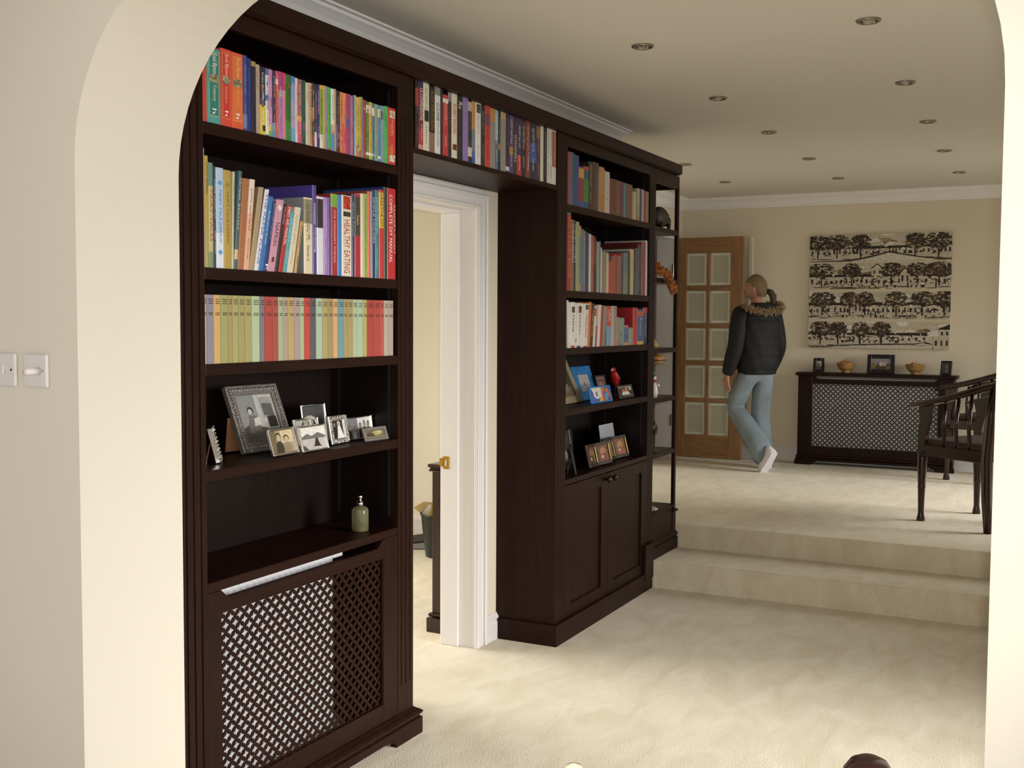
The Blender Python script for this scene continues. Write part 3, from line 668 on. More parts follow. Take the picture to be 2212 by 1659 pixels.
  (2.9697,0.0214,0.292,0.0000,0.25,'4e3c92',{'c': '4e3f98', 't': [('container', 0.8, 0.55, 'e0daf0', 0.55), ('Gardening', 0.53, 0.25, 'e0daf0', 0.6)], 'look': 'tall purple gardening hardback'}),
  (2.9919,0.0357,0.258,0.0000,0.20,'d4d6de',{'b': [(0.6, 0.97, '3a2a34'), (0.62, 0.72, 'b03a6a')], 'c': 'b82a30', 'look': 'white hardback with dark pink photo on top'}),
  (3.0284,0.0239,0.259,0.0000,0.19,'a67cba',{'s': 'c8a8d8', 'look': 'lilac hardback'}),
  (3.0531,0.0170,0.260,0.0000,0.19,'5f4594',{'look': 'violet hardback'}),
  (3.0709,0.0353,0.275,0.0000,0.20,'a52a2a',{'b': [(0.84, 1, '7aa828')], 't': [('FOR ORDINARY THINGS', 0.8, 0.16, 'e8b8a8', 0.34)], 'look': 'dark red hardback with lime green top'}),
  (3.1069,0.0241,0.275,0.0000,0.20,'2f7cc0',{'look': 'glossy bright blue hardback'}),
  (3.1318,0.0578,0.277,0.0000,0.20,'dcd3c2',{'pic2': [(0.83, 0.99, 'c8342c'), (0.74, 0.8, '4a4440')], 't': [('HEALTHY EATING', 0.7, 0.04, 'b04a3a', 0.6)], 'look': 'wide white hardback with red print'}),
  (3.1904,0.0163,0.286,0.0000,0.20,'24405c',{'t': [('Good Food', 0.9, 0.5, 'b8c0c8', 0.4)], 'look': 'dark slate blue hardback'}),
  (3.2075,0.0358,0.288,0.0000,0.20,'b01e34',{'b': [(0.5, 0.97, '4a4438')], 't': [('Salads', 0.75, 0.63, 'd8a8a0', 0.4)], 'look': 'crimson cookery hardback with food photo'}),
  (3.2441,0.0167,0.293,0.0000,0.19,'dcccae',{'look': 'cream hardback beside the crimson one'}),
  (3.2616,0.0248,0.295,0.0000,0.19,'98a84c',{'s': '6a7a30', 'look': 'apple green hardback'}),
  (3.2872,0.0191,0.305,0.0000,0.22,'d8622a',{'c': 'b03a28', 'look': 'orange hardback with rust cover'}),
  (3.3071,0.0060,0.307,0.0000,0.20,'8aa8d0',{'look': 'very thin pale blue book'}),
  (3.3139,0.0205,0.310,0.0000,0.22,'1c3c5e',{'t': [('SIMPLE HOUSES', 0.93, 0.4, 'd0d8e0', 0.42)], 'look': 'dark navy hardback with white capitals'}),
  (3.3353,0.0236,0.314,0.0000,0.22,'3f7c88',{'s': '8ac0c8', 'look': 'teal hardback'}),
  (3.3597,0.0301,0.319,0.0000,0.22,'c92a22',{'b': [(0.57, 0.97, 'e2b21e')], 't': [('CREATIVE DIY', 0.96, 0.58, '5a3a18', 0.5)], 'look': 'red manual with yellow title band'}),
  (3.3906,0.0209,0.332,0.0000,0.27,'2a4028',{'c': '1f4484', 'look': 'tall dark green book with blue cover'}),
  (3.4123,0.0569,0.331,0.0000,0.26,'be1c22',{'t': [("READER'S DIGEST", 0.82, 0.28, 'd8a8a0', 0.26, 0.3), ('COMPLETE DIY MANUAL', 0.93, 0.18, 'f4eeea', 0.34, -0.12)], 'look': 'wide red manual with white capitals'}),
 ],
 'L3': [
  (2.4522,0.0132,0.202,0.0000,0.14,'b9a593',{'cloth': 1}),
  (2.4662,0.0291,0.202,0.0000,0.14,'85818f',{'cloth': 1}),
  (2.4961,0.0282,0.202,0.0000,0.14,'c9a05a',{'cloth': 1}),
  (2.5252,0.0324,0.202,0.0000,0.14,'9a9a5c',{'cloth': 1}),
  (2.5583,0.0172,0.202,0.0000,0.14,'a3914e',{'cloth': 1}),
  (2.5763,0.0262,0.202,0.0000,0.14,'a39c62',{'cloth': 1}),
  (2.6033,0.0276,0.202,0.0000,0.14,'9c9656',{'cloth': 1}),
  (2.6317,0.0319,0.202,0.0000,0.14,'a1975a',{'cloth': 1}),
  (2.6644,0.0359,0.202,0.0000,0.14,'a6bb92',{'cloth': 1}),
  (2.7011,0.0226,0.202,0.0000,0.14,'7a7079',{'cloth': 1}),
  (2.7245,0.0361,0.202,0.0000,0.14,'ad3b30',{'cloth': 1}),
  (2.7613,0.0285,0.202,0.0000,0.14,'a8433a',{'cloth': 1}),
  (2.7906,0.0226,0.202,0.0000,0.14,'9fae84',{'cloth': 1}),
  (2.8140,0.0245,0.202,0.0000,0.14,'a89484',{'cloth': 1}),
  (2.8393,0.0313,0.202,0.0000,0.14,'b49a5e',{'cloth': 1}),
  (2.8714,0.0291,0.202,0.0000,0.14,'a3918c',{'cloth': 1}),
  (2.9013,0.0206,0.202,0.0000,0.14,'a3b28e',{'cloth': 1}),
  (2.9227,0.0315,0.202,0.0000,0.14,'bd3d2b',{'cloth': 1}),
  (2.9550,0.0303,0.202,0.0000,0.14,'5c5459',{'cloth': 1}),
  (2.9861,0.0337,0.202,0.0000,0.14,'a0bba0',{'cloth': 1}),
  (3.0206,0.0296,0.202,0.0000,0.14,'a89a5e',{'cloth': 1}),
  (3.0510,0.0294,0.202,0.0000,0.14,'a08a56',{'cloth': 1}),
  (3.0812,0.0256,0.202,0.0000,0.14,'d0a064',{'cloth': 1}),
  (3.1076,0.0345,0.202,0.0000,0.14,'66959a',{'cloth': 1}),
  (3.1429,0.0196,0.202,0.0000,0.14,'a8925e',{'cloth': 1}),
  (3.1633,0.0323,0.202,0.0000,0.14,'a0945c',{'cloth': 1}),
  (3.1964,0.0271,0.202,0.0000,0.14,'a9b58c',{'cloth': 1}),
  (3.2243,0.0326,0.202,0.0000,0.14,'a0bc9c',{'cloth': 1}),
  (3.2577,0.0252,0.202,0.0000,0.14,'b3a05a',{'cloth': 1}),
  (3.2837,0.0415,0.202,0.0000,0.14,'a83a2c',{'cloth': 1}),
  (3.3260,0.0389,0.202,0.0000,0.14,'b03c2e',{'cloth': 1}),
  (3.3658,0.0245,0.202,0.0000,0.14,'b84a42',{'cloth': 1}),
  (3.3910,0.0275,0.202,0.0000,0.14,'b3a390',{'cloth': 1}),
  (3.4194,0.0335,0.202,0.0000,0.14,'a79c8e',{'cloth': 1}),
 ],
 'M': [
  (3.6083,0.0208,0.258,0.0000,0.15,'1d1718',{'b': [(0.62, 0.88, '96262c')], 's': '8a7070', 'look': 'black paperback with dark red top'}),
  (3.6298,0.0330,0.257,0.0000,0.15,'7a1d38',{'b': [(0, 0.07, 'd08a80'), (0.07, 0.3, 'b0242e'), (0.9, 1, '3a2858')], 't': [('LA CONFIDENTIAL', 0.9, 0.42, 'e8e0e0', 0.62), ('JAMES ELLROY', 0.38, 0.12, 'e8e0e0', 0.3)], 'look': 'crimson and purple paperback with slanted white title'}),
  (3.6636,0.0427,0.257,0.0000,0.15,'d2d0b8',{'s': '8a8858', 'pic2': [(0.44, 0.6, '2a2a22')], 'look': 'white hardback with small black figure'}),
  (3.7071,0.0416,0.254,0.0000,0.15,'1e1a18',{'b': [(0, 0.3, '8a6a58')], 't': [('ALEX FERGUSON', 0.94, 0.34, '9a8040', 0.5)], 'look': 'black hardback with gold letters and photo foot'}),
  (3.7495,0.0413,0.257,0.0000,0.15,'d8d6d2',{'b': [(0.88, 1, '8a8480')], 't': [('CLOUGHIE', 0.77, 0.5, '2a2a2a', 0.55), ('MY LIFE STORY', 0.47, 0.1, '8a8a88', 0.35)], 'look': 'white hardback with black slanted title'}),
  (3.7916,0.0195,0.255,0.0000,0.15,'241e20',{'s': '8a4a40', 'look': 'thin black paperback with red print'}),
  (3.8119,0.0404,0.239,0.0000,0.15,'c4242a',{'b': [(0.87, 0.94, 'e0dcd8')], 's': 'f0b0a0', 'look': 'red paperback with white square at top'}),
  (3.8531,0.0253,0.255,0.0000,0.15,'1f1b1c',{'b': [(0.86, 1, '8a8488')], 's': '6a6060', 'look': 'black paperback with grey portrait at top'}),
  (3.8792,0.0437,0.256,0.0000,0.15,'d8cfba',{'t': [('BOBBY MOORE', 0.84, 0.38, 'c8563e', 0.58)], 'pic2': [(0.13, 0.22, '7a2a24')], 'look': 'cream hardback with red capitals'}),
  (3.9236,0.0456,0.257,0.0000,0.15,'221f20',{'t': [('Ru', 0.9, 0.8, 'd8d0b8', 0.7)], 's': '5a5450', 'look': 'black hardback with white script'}),
  (3.9700,0.0453,0.257,0.0000,0.15,'8a70b4',{'s': 'a08a9a', 'look': 'lilac purple hardback'}),
  (4.0161,0.0299,0.249,0.0000,0.15,'262426',{'b': [(0.1, 0.25, 'd8d0bc'), (0.84, 0.99, 'b8ac90')], 's': '80806a', 'look': 'black paperback with cream squares'}),
  (4.0468,0.0280,0.255,0.0000,0.15,'6a8090',{'b': [(0, 0.2, '2a5a9a'), (0.55, 1, 'c88a48')], 's': 'c86a50', 'look': 'orange and blue-grey paperback'}),
  (4.0756,0.0473,0.255,0.0000,0.15,'dcd9d4',{'pic2': [(0.84, 0.98, '5a564c')], 's': 'a8a49c', 'look': 'white hardback with dark portrait at top'}),
  (4.1237,0.0353,0.258,0.0000,0.15,'292322',{'s': '8a8078', 'look': 'black-brown paperback with grey letters'}),
  (4.1598,0.0484,0.257,0.0000,0.15,'c8322e',{'b': [(0.7, 0.86, '7a4a68')], 's': '7a2020', 'look': 'wide red paperback with purple band'}),
  (4.2090,0.0424,0.255,0.0000,0.15,'8a8880',{'b': [(0.78, 1, 'b8822e')], 'look': 'grey hardback with amber top'}),
  (4.2522,0.0267,0.254,0.0000,0.15,'4a6e88',{'b': [(0.5, 1, '8fb0be')], 's': 'dce6ea', 'look': 'steel blue paperback'}),
  (4.2797,0.0228,0.255,0.0000,0.15,'23201f',{'b': [(0.35, 0.45, 'b8603a')], 's': 'a89060', 'look': 'thin black paperback with amber marks'}),
  (4.3033,0.0482,0.255,0.0000,0.15,'8d8a86',{'b': [(0.88, 1, 'b89a70')], 'look': 'silver grey hardback'}),
  (4.3523,0.0341,0.257,0.0000,0.15,'2a2429',{'b': [(0.03, 0.1, 'c8c4c4')], 's': '6a5a78', 'look': 'charcoal paperback with white emblem at foot'}),
  (4.3872,0.0362,0.254,0.0000,0.15,'583a78',{'b': [(0.33, 0.46, 'b07a40')], 's': 'd8cce0', 'look': 'purple paperback with orange square'}),
  (4.4242,0.0378,0.255,0.0000,0.15,'3a2f2c',{'t': [('DOGNELL', 0.68, 0.2, 'd8d2bc', 0.6)], 'look': 'dark brown hardback with pale capitals'}),
  (4.4628,0.0411,0.256,0.0000,0.15,'39265c',{'b': [(0, 0.35, 'c0222c')], 's': 'd8d0e0', 'look': 'indigo paperback with scarlet foot'}),
  (4.5048,0.0441,0.258,0.0000,0.15,'1e1b1c',{'b': [(0.6, 0.95, '3a3634')], 's': 'c8c0a8', 'look': 'black hardback with white marks'}),
  (4.5496,0.0425,0.256,0.0000,0.15,'8a2f24',{'s': 'd8b0a0', 't': [('Keith Rodney', 0.45, 0.12, 'e8dcd0', 0.4)], 'look': 'rust red hardback'}),
  (4.5929,0.0678,0.259,0.0000,0.15,'252a42',{'b': [(0.3, 0.62, '3456a8')], 's': 'b8c0d0', 'look': 'midnight blue hardback with blue streak'}),
  (4.6615,0.0407,0.262,0.0000,0.15,'4a2f40',{'s': 'b08a80', 'b': [(0.75, 0.95, '8a6838')], 'look': 'plum brown hardback'}),
  (4.7030,0.0328,0.256,0.0000,0.15,'d6cfbc',{'look': 'plain ivory paperback'}),
  (4.7366,0.0381,0.255,0.0000,0.15,'2b2122',{'s': '7a6a5a', 'look': 'black paperback with faint print'}),
  (4.7755,0.0300,0.257,0.0000,0.15,'d2d2cc',{'s': '6a8a86', 'look': 'white paperback with teal letters'}),
  (4.8062,0.0272,0.259,0.0000,0.15,'d4d2ca',{'s': '2a3a4a', 'look': 'white paperback with black letters'}),
  (4.8342,0.0439,0.257,0.0000,0.15,'d8d4c8',{'b': [(0.33, 0.98, '9c4a22')], 't': [('NIGHTMARES', 0.97, 0.34, 'e0c8b0', 0.5)], 'look': 'white paperback with rust title band'}),
 ],
 'R1': [
  (5.0118,0.0339,0.258,0.0000,0.15,'a8263a',{'look': 'crimson hardback'}),
  (5.0466,0.0219,0.259,0.0000,0.15,'4f6aa4',{'look': 'slate blue hardback'}),
  (5.0693,0.0279,0.259,0.0000,0.15,'2f5c4c',{'s': '6a8a3a', 'look': 'forest green hardback'}),
  (5.0980,0.0550,0.252,0.0000,0.15,'34408a',{'look': 'royal blue wide hardback'}),
  (5.1538,0.0644,0.203,0.0000,0.15,'34508c',{'b': [(0.14, 0.72, '96202c'), (0.72, 0.96, 'd0a41e')], 'look': 'blue, red and yellow block-striped book'}),
  (5.2190,0.0597,0.212,0.0000,0.15,'2f4f90',{'b': [(0.15, 0.68, '2f8a24'), (0.68, 0.88, '2c4f7c'), (0.91, 1, 'c03030')], 'look': 'blue, green and red block-striped book'}),
  (5.2794,0.0534,0.244,0.0000,0.15,'2f2426',{'s': 'b8a888', 'look': 'black-brown hardback with white flecks'}),
  (5.3337,0.0443,0.248,0.0000,0.15,'5c2a20',{'look': 'chestnut brown hardback'}),
  (5.3787,0.0296,0.248,0.0000,0.15,'5f4c38',{'look': 'umber hardback'}),
  (5.4091,0.0158,0.214,0.0000,0.15,'8a9080',{'look': 'thin grey green pamphlet'}),
  (5.4257,0.0612,0.235,0.0000,0.15,'c09060',{'b': [(0.05, 0.38, 'c87a38')], 'look': 'tan book with orange lower cover'}),
  (5.4877,0.0149,0.224,0.0000,0.15,'b8a030',{'look': 'thin mustard booklet'}),
  (5.5034,0.0614,0.220,0.0000,0.15,'cfc8c2',{'dots': [(0.68, 0.74, '8a9a7a'), (0.45, 0.52, '98a83a'), (0.3, 0.36, '4a4a48')], 'look': 'white patterned book with green motif'}),
  (5.5655,0.0544,0.190,0.0000,0.15,'7c2f22',{'look': 'russet hardback'}),
  (5.6207,0.0196,0.193,0.0000,0.15,'4f3a2c',{'look': 'thin dark brown hardback'}),
  (5.6412,0.0294,0.191,0.0000,0.15,'7e3a2e',{'look': 'terracotta hardback'}),
  (5.6714,0.0199,0.190,0.0000,0.15,'6a5a34',{'look': 'thin moss brown hardback'}),
  (5.6921,0.0131,0.191,0.0000,0.15,'8a6a30',{'look': 'very thin ochre hardback'}),
  (5.7060,0.0342,0.191,0.0000,0.15,'80201f',{'look': 'maroon hardback'}),
  (5.7410,0.0310,0.190,0.0000,0.15,'4f3a5a',{'look': 'dusky purple hardback'}),
  (5.7728,0.0206,0.189,0.0000,0.15,'7a8494',{'look': 'thin pale slate hardback'}),
  (5.7942,0.0460,0.189,0.0000,0.15,'2f706c',{'look': 'dark teal hardback'}),
  (5.8410,0.0356,0.190,0.0000,0.15,'a0321f',{'look': 'vermilion hardback'}),
  (5.8775,0.0286,0.189,0.0000,0.15,'6a6420',{'look': 'olive hardback'}),
  (5.9069,0.0363,0.156,0.0000,0.15,'b8a27c',{'look': 'short buff paperback'}),
  (5.9440,0.0217,0.160,0.0000,0.15,'cfc0a4',{'look': 'short thin cream paperback'}),
  (5.9842,0.0391,0.183,0.0000,0.15,'98a070',{'b': [(0, 0.12, 'a8783a'), (0.5, 1, 'b8ac88')], 'look': 'pale green and cream paperback'}),
  (6.0241,0.0330,0.184,0.0000,0.15,'3c3460',{'look': 'dark indigo paperback'}),
  (6.0579,0.0302,0.184,0.0000,0.15,'b4a6ae',{'look': 'pale lilac paperback'}),
  (6.0889,0.0423,0.180,0.0000,0.15,'94422c',{'look': 'brick brown paperback'}),
  (6.1320,0.0420,0.180,0.0000,0.15,'8f7c56',{'look': 'drab tan paperback'}),
 ],
 'R2': [
  (5.0110,0.0505,0.386,0.0000,0.25,'a5201f',{'b': [(0.97, 1, '5a6a7a')], 't': [('THE TRAVEL BOOK', 0.96, 0.16, 'd8905a', 0.55)], 'look': 'tall red travel book'}),
  (5.0623,0.0365,0.353,0.0000,0.22,'7d6644',{'t': [('LUXURY HOTELS', 0.94, 0.4, 'e8e2d8', 0.5)], 'look': 'tan hotel guide with white capitals'}),
  (5.0996,0.0225,0.352,0.0000,0.22,'231d1c',{'t': [('LUXURY HOTELS', 0.94, 0.4, 'e8e2d8', 0.6)], 'look': 'black hotel guide with white capitals'}),
  (5.1229,0.0408,0.348,0.0000,0.21,'9aa07a',{'look': 'sage green hardback'}),
  (5.1645,0.0244,0.330,0.0000,0.20,'6a7888',{'b': [(0.84, 1, 'c0802f'), (0, 0.12, 'b08840')], 'look': 'orange-topped grey paperback'}),
  (5.1897,0.0346,0.316,0.0000,0.20,'5f7080',{'s': '8a98a0', 'look': 'blue grey paperback'}),
  (5.2250,0.0206,0.309,0.0000,0.20,'6f7a78',{'s': 'b8b8a8', 'look': 'grey speckled paperback'}),
  (5.2464,0.0136,0.306,0.0000,0.19,'1f1c1c',{'look': 'thin black booklet'}),
  (5.2608,0.0281,0.304,0.0000,0.19,'45406c',{'look': 'dull indigo paperback'}),
  (5.2897,0.0284,0.298,0.0000,0.19,'cfc8c8',{'look': 'white paperback'}),
  (5.3189,0.0323,0.294,0.0000,0.18,'a0504c',{'s': 'c89a8a', 'look': 'dusty red paperback'}),
  (5.3520,0.0289,0.290,0.0000,0.18,'4a2a22',{'b': [(0.5, 0.9, '8a3a24')], 'look': 'dark rust paperback'}),
  (5.3817,0.0142,0.275,0.0000,0.17,'2c2a26',{'t': [('ITALIAN', 0.8, 0.5, 'd0c8b8', 0.6)], 'look': 'thin black cookery book'}),
  (5.3967,0.0332,0.263,0.0000,0.17,'a0a484',{'s': '7a8870', 'look': 'pale sage paperback'}),
  (5.4307,0.0182,0.270,0.0000,0.17,'4a6a80',{'look': 'thin sea blue paperback'}),
  (5.4497,0.0145,0.238,0.0000,0.16,'cfd2d4',{'look': 'very thin white booklet'}),
  (5.4650,0.0494,0.216,0.0000,0.16,'9a8070',{'look': 'taupe paperback'}),
  (5.5152,0.0187,0.219,0.0000,0.16,'8a8a60',{'look': 'thin greenish booklet'}),
  (5.5347,0.0267,0.214,0.0000,0.16,'cfc0a0',{'look': 'cream paperback'}),
  (5.5622,0.0469,0.201,0.0000,0.15,'b83a1c',{'b': [(0.86, 1, '4a2a5a')], 'look': 'orange red paperback'}),
  (5.6100,0.0354,0.204,0.0000,0.15,'a0502a',{'look': 'burnt orange paperback'}),
  (5.6462,0.0523,0.212,0.0000,0.15,'a83228',{'look': 'tomato red paperback'}),
  (5.6993,0.0406,0.208,0.0000,0.15,'7a6a4a',{'look': 'khaki brown paperback'}),
  (5.7406,0.0411,0.226,0.0000,0.16,'5a3a4e',{'c': 'c83a2a', 'look': 'mulberry paperback'}),
  (5.7825,0.0587,0.232,0.0000,0.17,'6a7a84',{'b': [(0, 0.5, '7a8a80')], 'c': '2a5a60', 'look': 'grey blue wide paperback'}),
  (5.8421,0.0424,0.241,0.0000,0.20,'2a4428',{'c': '205058', 'look': 'dark green hardback'}),
  (5.8852,0.0517,0.256,0.0000,0.21,'bfae7c',{'b': [(0.8, 1, 'd8b070')], 'c': 'c8c0a8', 'look': 'pale yellow hardback'}),
  (5.9377,0.0302,0.262,0.0000,0.20,'231e20',{'look': 'thin black hardback'}),
  (5.9687,0.0395,0.266,0.0000,0.22,'4a5560',{'look': 'slate hardback'}),
  (6.0090,0.0582,0.292,0.0000,0.22,'2c3034',{'s': '8a8a80', 'c': '6a201e', 'look': 'charcoal hardback'}),
  (6.0680,0.0638,0.306,0.0000,0.25,'8f3a3c',{'c': '7a1f1c', 'look': 'tall dull crimson hardback'}),
  (6.1326,0.0226,0.321,0.0000,0.26,'c8c0bc',{'look': 'tall thin white book'}),
  (6.1560,0.0180,0.315,0.0000,0.24,'2f2848',{'look': 'tall thin navy book'}),
 ],
 'R3': [
  (5.0349,0.0178,0.237,-0.0142,0.15,'cfccc0',{'look': 'thin off-white guidebook at the shelf end'}),
  (5.0535,0.0164,0.226,-0.0113,0.15,'d6d2c6',{'look': 'first thick white guidebook'}),
  (5.0707,0.0483,0.229,0.0000,0.15,'dedad2',{'b': [(0, 0.05, 'b8323a')], 'pic2': [(0.77, 0.9, '5a3a38')], 't': [('CHINA', 0.73, 0.34, '5a4a4a', 0.5)], 'look': 'white guidebook reading CHINA'}),
  (5.1198,0.0227,0.225,0.0067,0.15,'d4d0ca',{'b': [(0.12, 0.2, '9a9a94')], 'look': 'plain white guidebook'}),
  (5.1433,0.0505,0.226,0.0135,0.15,'dcd6d0',{'b': [(0, 0.04, '2f3a78')], 'pic2': [(0.78, 0.93, '8a3040')], 't': [('JAPAN', 0.76, 0.3, '6a5a5a', 0.4)], 'look': 'white guidebook with crimson picture'}),
  (5.1947,0.0303,0.224,0.0179,0.15,'d8d6cc',{'look': 'white guidebook with green-tinged spine'}),
  (5.2258,0.0525,0.225,0.0202,0.15,'ddd6d2',{'b': [(0, 0.03, 'b02a34')], 'pic2': [(0.86, 0.97, '4a6a5a')], 't': [('THAILAND', 0.76, 0.22, 'b0706a', 0.5)], 'look': 'white guidebook reading THAILAND'}),
  (5.2790,0.0310,0.233,0.0245,0.15,'d06a1c',{'look': 'leaning bright orange guidebook'}),
  (5.3109,0.0395,0.227,0.0238,0.15,'3f2c14',{'t': [('Travel Guide', 0.85, 0.25, 'e0b050', 0.55)], 'look': 'leaning black guidebook with gold title'}),
  (5.3512,0.0288,0.214,0.0225,0.15,'d2ccc8',{'b': [(0.75, 0.95, 'b05038')], 'look': 'leaning white guidebook with orange corner'}),
  (5.3808,0.0260,0.219,0.0229,0.15,'a04048',{'b': [(0.5, 1, 'b8a8a0')], 'look': 'leaning red and grey paperback'}),
  (5.4075,0.0356,0.221,0.0232,0.15,'ddd0c4',{'look': 'leaning cream guidebook'}),
  (5.4439,0.0361,0.219,0.0230,0.15,'a53a44',{'look': 'wine red guidebook'}),
  (5.4808,0.0387,0.215,0.0226,0.15,'8a8050',{'b': [(0.4, 0.95, '8a8c78')], 'look': 'olive green guidebook'}),
  (5.5458,0.0632,0.213,0.0000,0.15,'7a98b4',{'b': [(0.5, 1, 'c8442a')], 't': [('USA', 0.92, 0.62, 'ecd8d0', 0.5)], 'look': 'blue guidebook with red title block'}),
  (5.6098,0.0358,0.217,0.0000,0.15,'b8ac98',{'look': 'beige guidebook'}),
  (5.6464,0.0424,0.218,0.0000,0.15,'94827c',{'s': 'b8a8a0', 'look': 'mottled taupe guidebook'}),
  (5.6895,0.0366,0.157,0.0000,0.15,'a08880',{'b': [(0, 0.15, 'c06058')], 'look': 'short pinkish guidebook'}),
  (5.7270,0.0498,0.154,0.0000,0.15,'6a8260',{'s': 'e8e0d0', 'look': 'short grey green guidebook'}),
  (5.7775,0.0248,0.154,0.0000,0.15,'6a94b0',{'look': 'short thin sky blue guidebook'}),
  (5.8031,0.0639,0.113,0.0000,0.15,'2c4c82',{'b': [(0.0, 0.14, 'c89030'), (0.88, 1, 'b85058')], 's': 'a8b8d0', 'look': 'shortest navy guidebook with yellow flame'}),
  (5.8678,0.0692,0.101,0.0000,0.15,'8c8c78',{'b': [(0.93, 1, '9a5030')], 's': 'a8c0b0', 'c': 'c4beb0', 'look': 'short drab green guidebook'}),
  (5.9387,0.0710,0.213,0.0000,0.24,'b81c22',{'c': 'b31c22', 'look': 'deep scarlet boxed book'}),
  (6.0128,0.0906,0.204,0.0000,0.20,'2f4f86',{'b': [(0.0, 0.1, 'c8a030'), (0.8, 0.95, 'b84a38')], 't': [('French', 0.75, 0.25, 'a8c0dc', 0.4)], 'look': 'blue phrasebook with yellow flame'}),
  (6.1043,0.0697,0.215,0.0000,0.20,'1f2a48',{'b': [(0.85, 1, 'b0302e')], 't': [('DICTIONARY', 0.82, 0.2, 'b8b4c0', 0.34)], 'look': 'navy dictionary with red top'}),
 ],
}
# ------------------------------------------------------------------ books: every volume a thing of its own
MT['cover'] = attr_mat('book_cover_print', .36, .08)
MT['cloth'] = attr_mat('book_cloth', .75, bump=(700, .25))
MT['page'] = mat('page_edges', 'd9cdb4', .9, var=(90, .12, (1, .05, .05)))
INK = {}
def ink(h):
    if h not in INK: INK[h] = mat('spine_ink_'+h, h, .45)
    return INK[h]
def textmesh(s):
    c = bpy.data.curves.new('t', 'FONT'); c.body = s; c.resolution_u = 2; c.align_x = 'LEFT'
    o = bpy.data.objects.new('t', c); COL.objects.link(o)
    dg = bpy.context.evaluated_depsgraph_get()
    me = bpy.data.meshes.new_from_object(o.evaluated_get(dg))
    bpy.data.objects.remove(o); bpy.data.curves.remove(c)
    vs = [v.co.copy() for v in me.vertices]; fs = [tuple(p.vertices) for p in me.polygons]
    bpy.data.meshes.remove(me)
    x0 = min(v.x for v in vs); x1 = max(v.x for v in vs); y0 = min(v.y for v in vs); y1 = max(v.y for v in vs)
    return [((v.x-x0)/(x1-x0), (v.y-y0)/(y1-y0)) for v in vs], fs
BR = random.Random(11)
SHELF_NAME = {'L1': 'top shelf of the left bookcase', 'L2': 'second shelf of the left bookcase', 'L3': 'third shelf of the left bookcase',
              'M': 'shelf over the doorway', 'R1': 'top shelf of the right bookcase', 'R2': 'second shelf of the right bookcase', 'R3': 'third shelf of the right bookcase'}
SHELF_Z = {'L1': LS[0], 'L2': LS[1], 'L3': LS[2], 'M': 2.2492, 'R1': RS[0], 'R2': RS[1], 'R3': RS[2]}
ORD = ['first', 'second', 'third', 'fourth', 'fifth', 'sixth', 'seventh', 'eighth', 'ninth', 'tenth', 'eleventh', 'twelfth', 'thirteenth', 'fourteenth', 'fifteenth', 'sixteenth', 'seventeenth', 'eighteenth', 'nineteenth', 'twentieth', 'twenty-first', 'twenty-second', 'twenty-third', 'twenty-fourth', 'twenty-fifth', 'twenty-sixth', 'twenty-seventh', 'twenty-eighth', 'twenty-ninth', 'thirtieth']
CN = {'b9a593': 'taupe', '85818f': 'blue-grey', 'c9a05a': 'ochre', '9a9a5c': 'olive', 'a3914e': 'khaki', 'a39c62': 'olive-beige', '9c9656': 'dull olive', 'a1975a': 'khaki', 'a6bb92': 'mint green', '7a7079': 'grey-purple', 'ad3b30': 'deep red', 'a8433a': 'faded red', '9fae84': 'grey-green', 'a89484': 'mauve-taupe', 'b49a5e': 'tan', 'a3918c': 'mauve', 'a3b28e': 'pale mint', 'bd3d2b': 'bright red', '5c5459': 'slate', 'a0bba0': 'mint', 'a89a5e': 'khaki', 'a08a56': 'brownish tan', 'd0a064': 'peach', '66959a': 'teal', 'a8925e': 'tan', 'a0945c': 'khaki', 'a9b58c': 'pale khaki-green', 'a0bc9c': 'mint', 'b3a05a': 'mustard', 'a83a2c': 'red', 'b03c2e': 'red', 'b84a42': 'pinkish red', 'b3a390': 'beige', 'a79c8e': 'greige'}
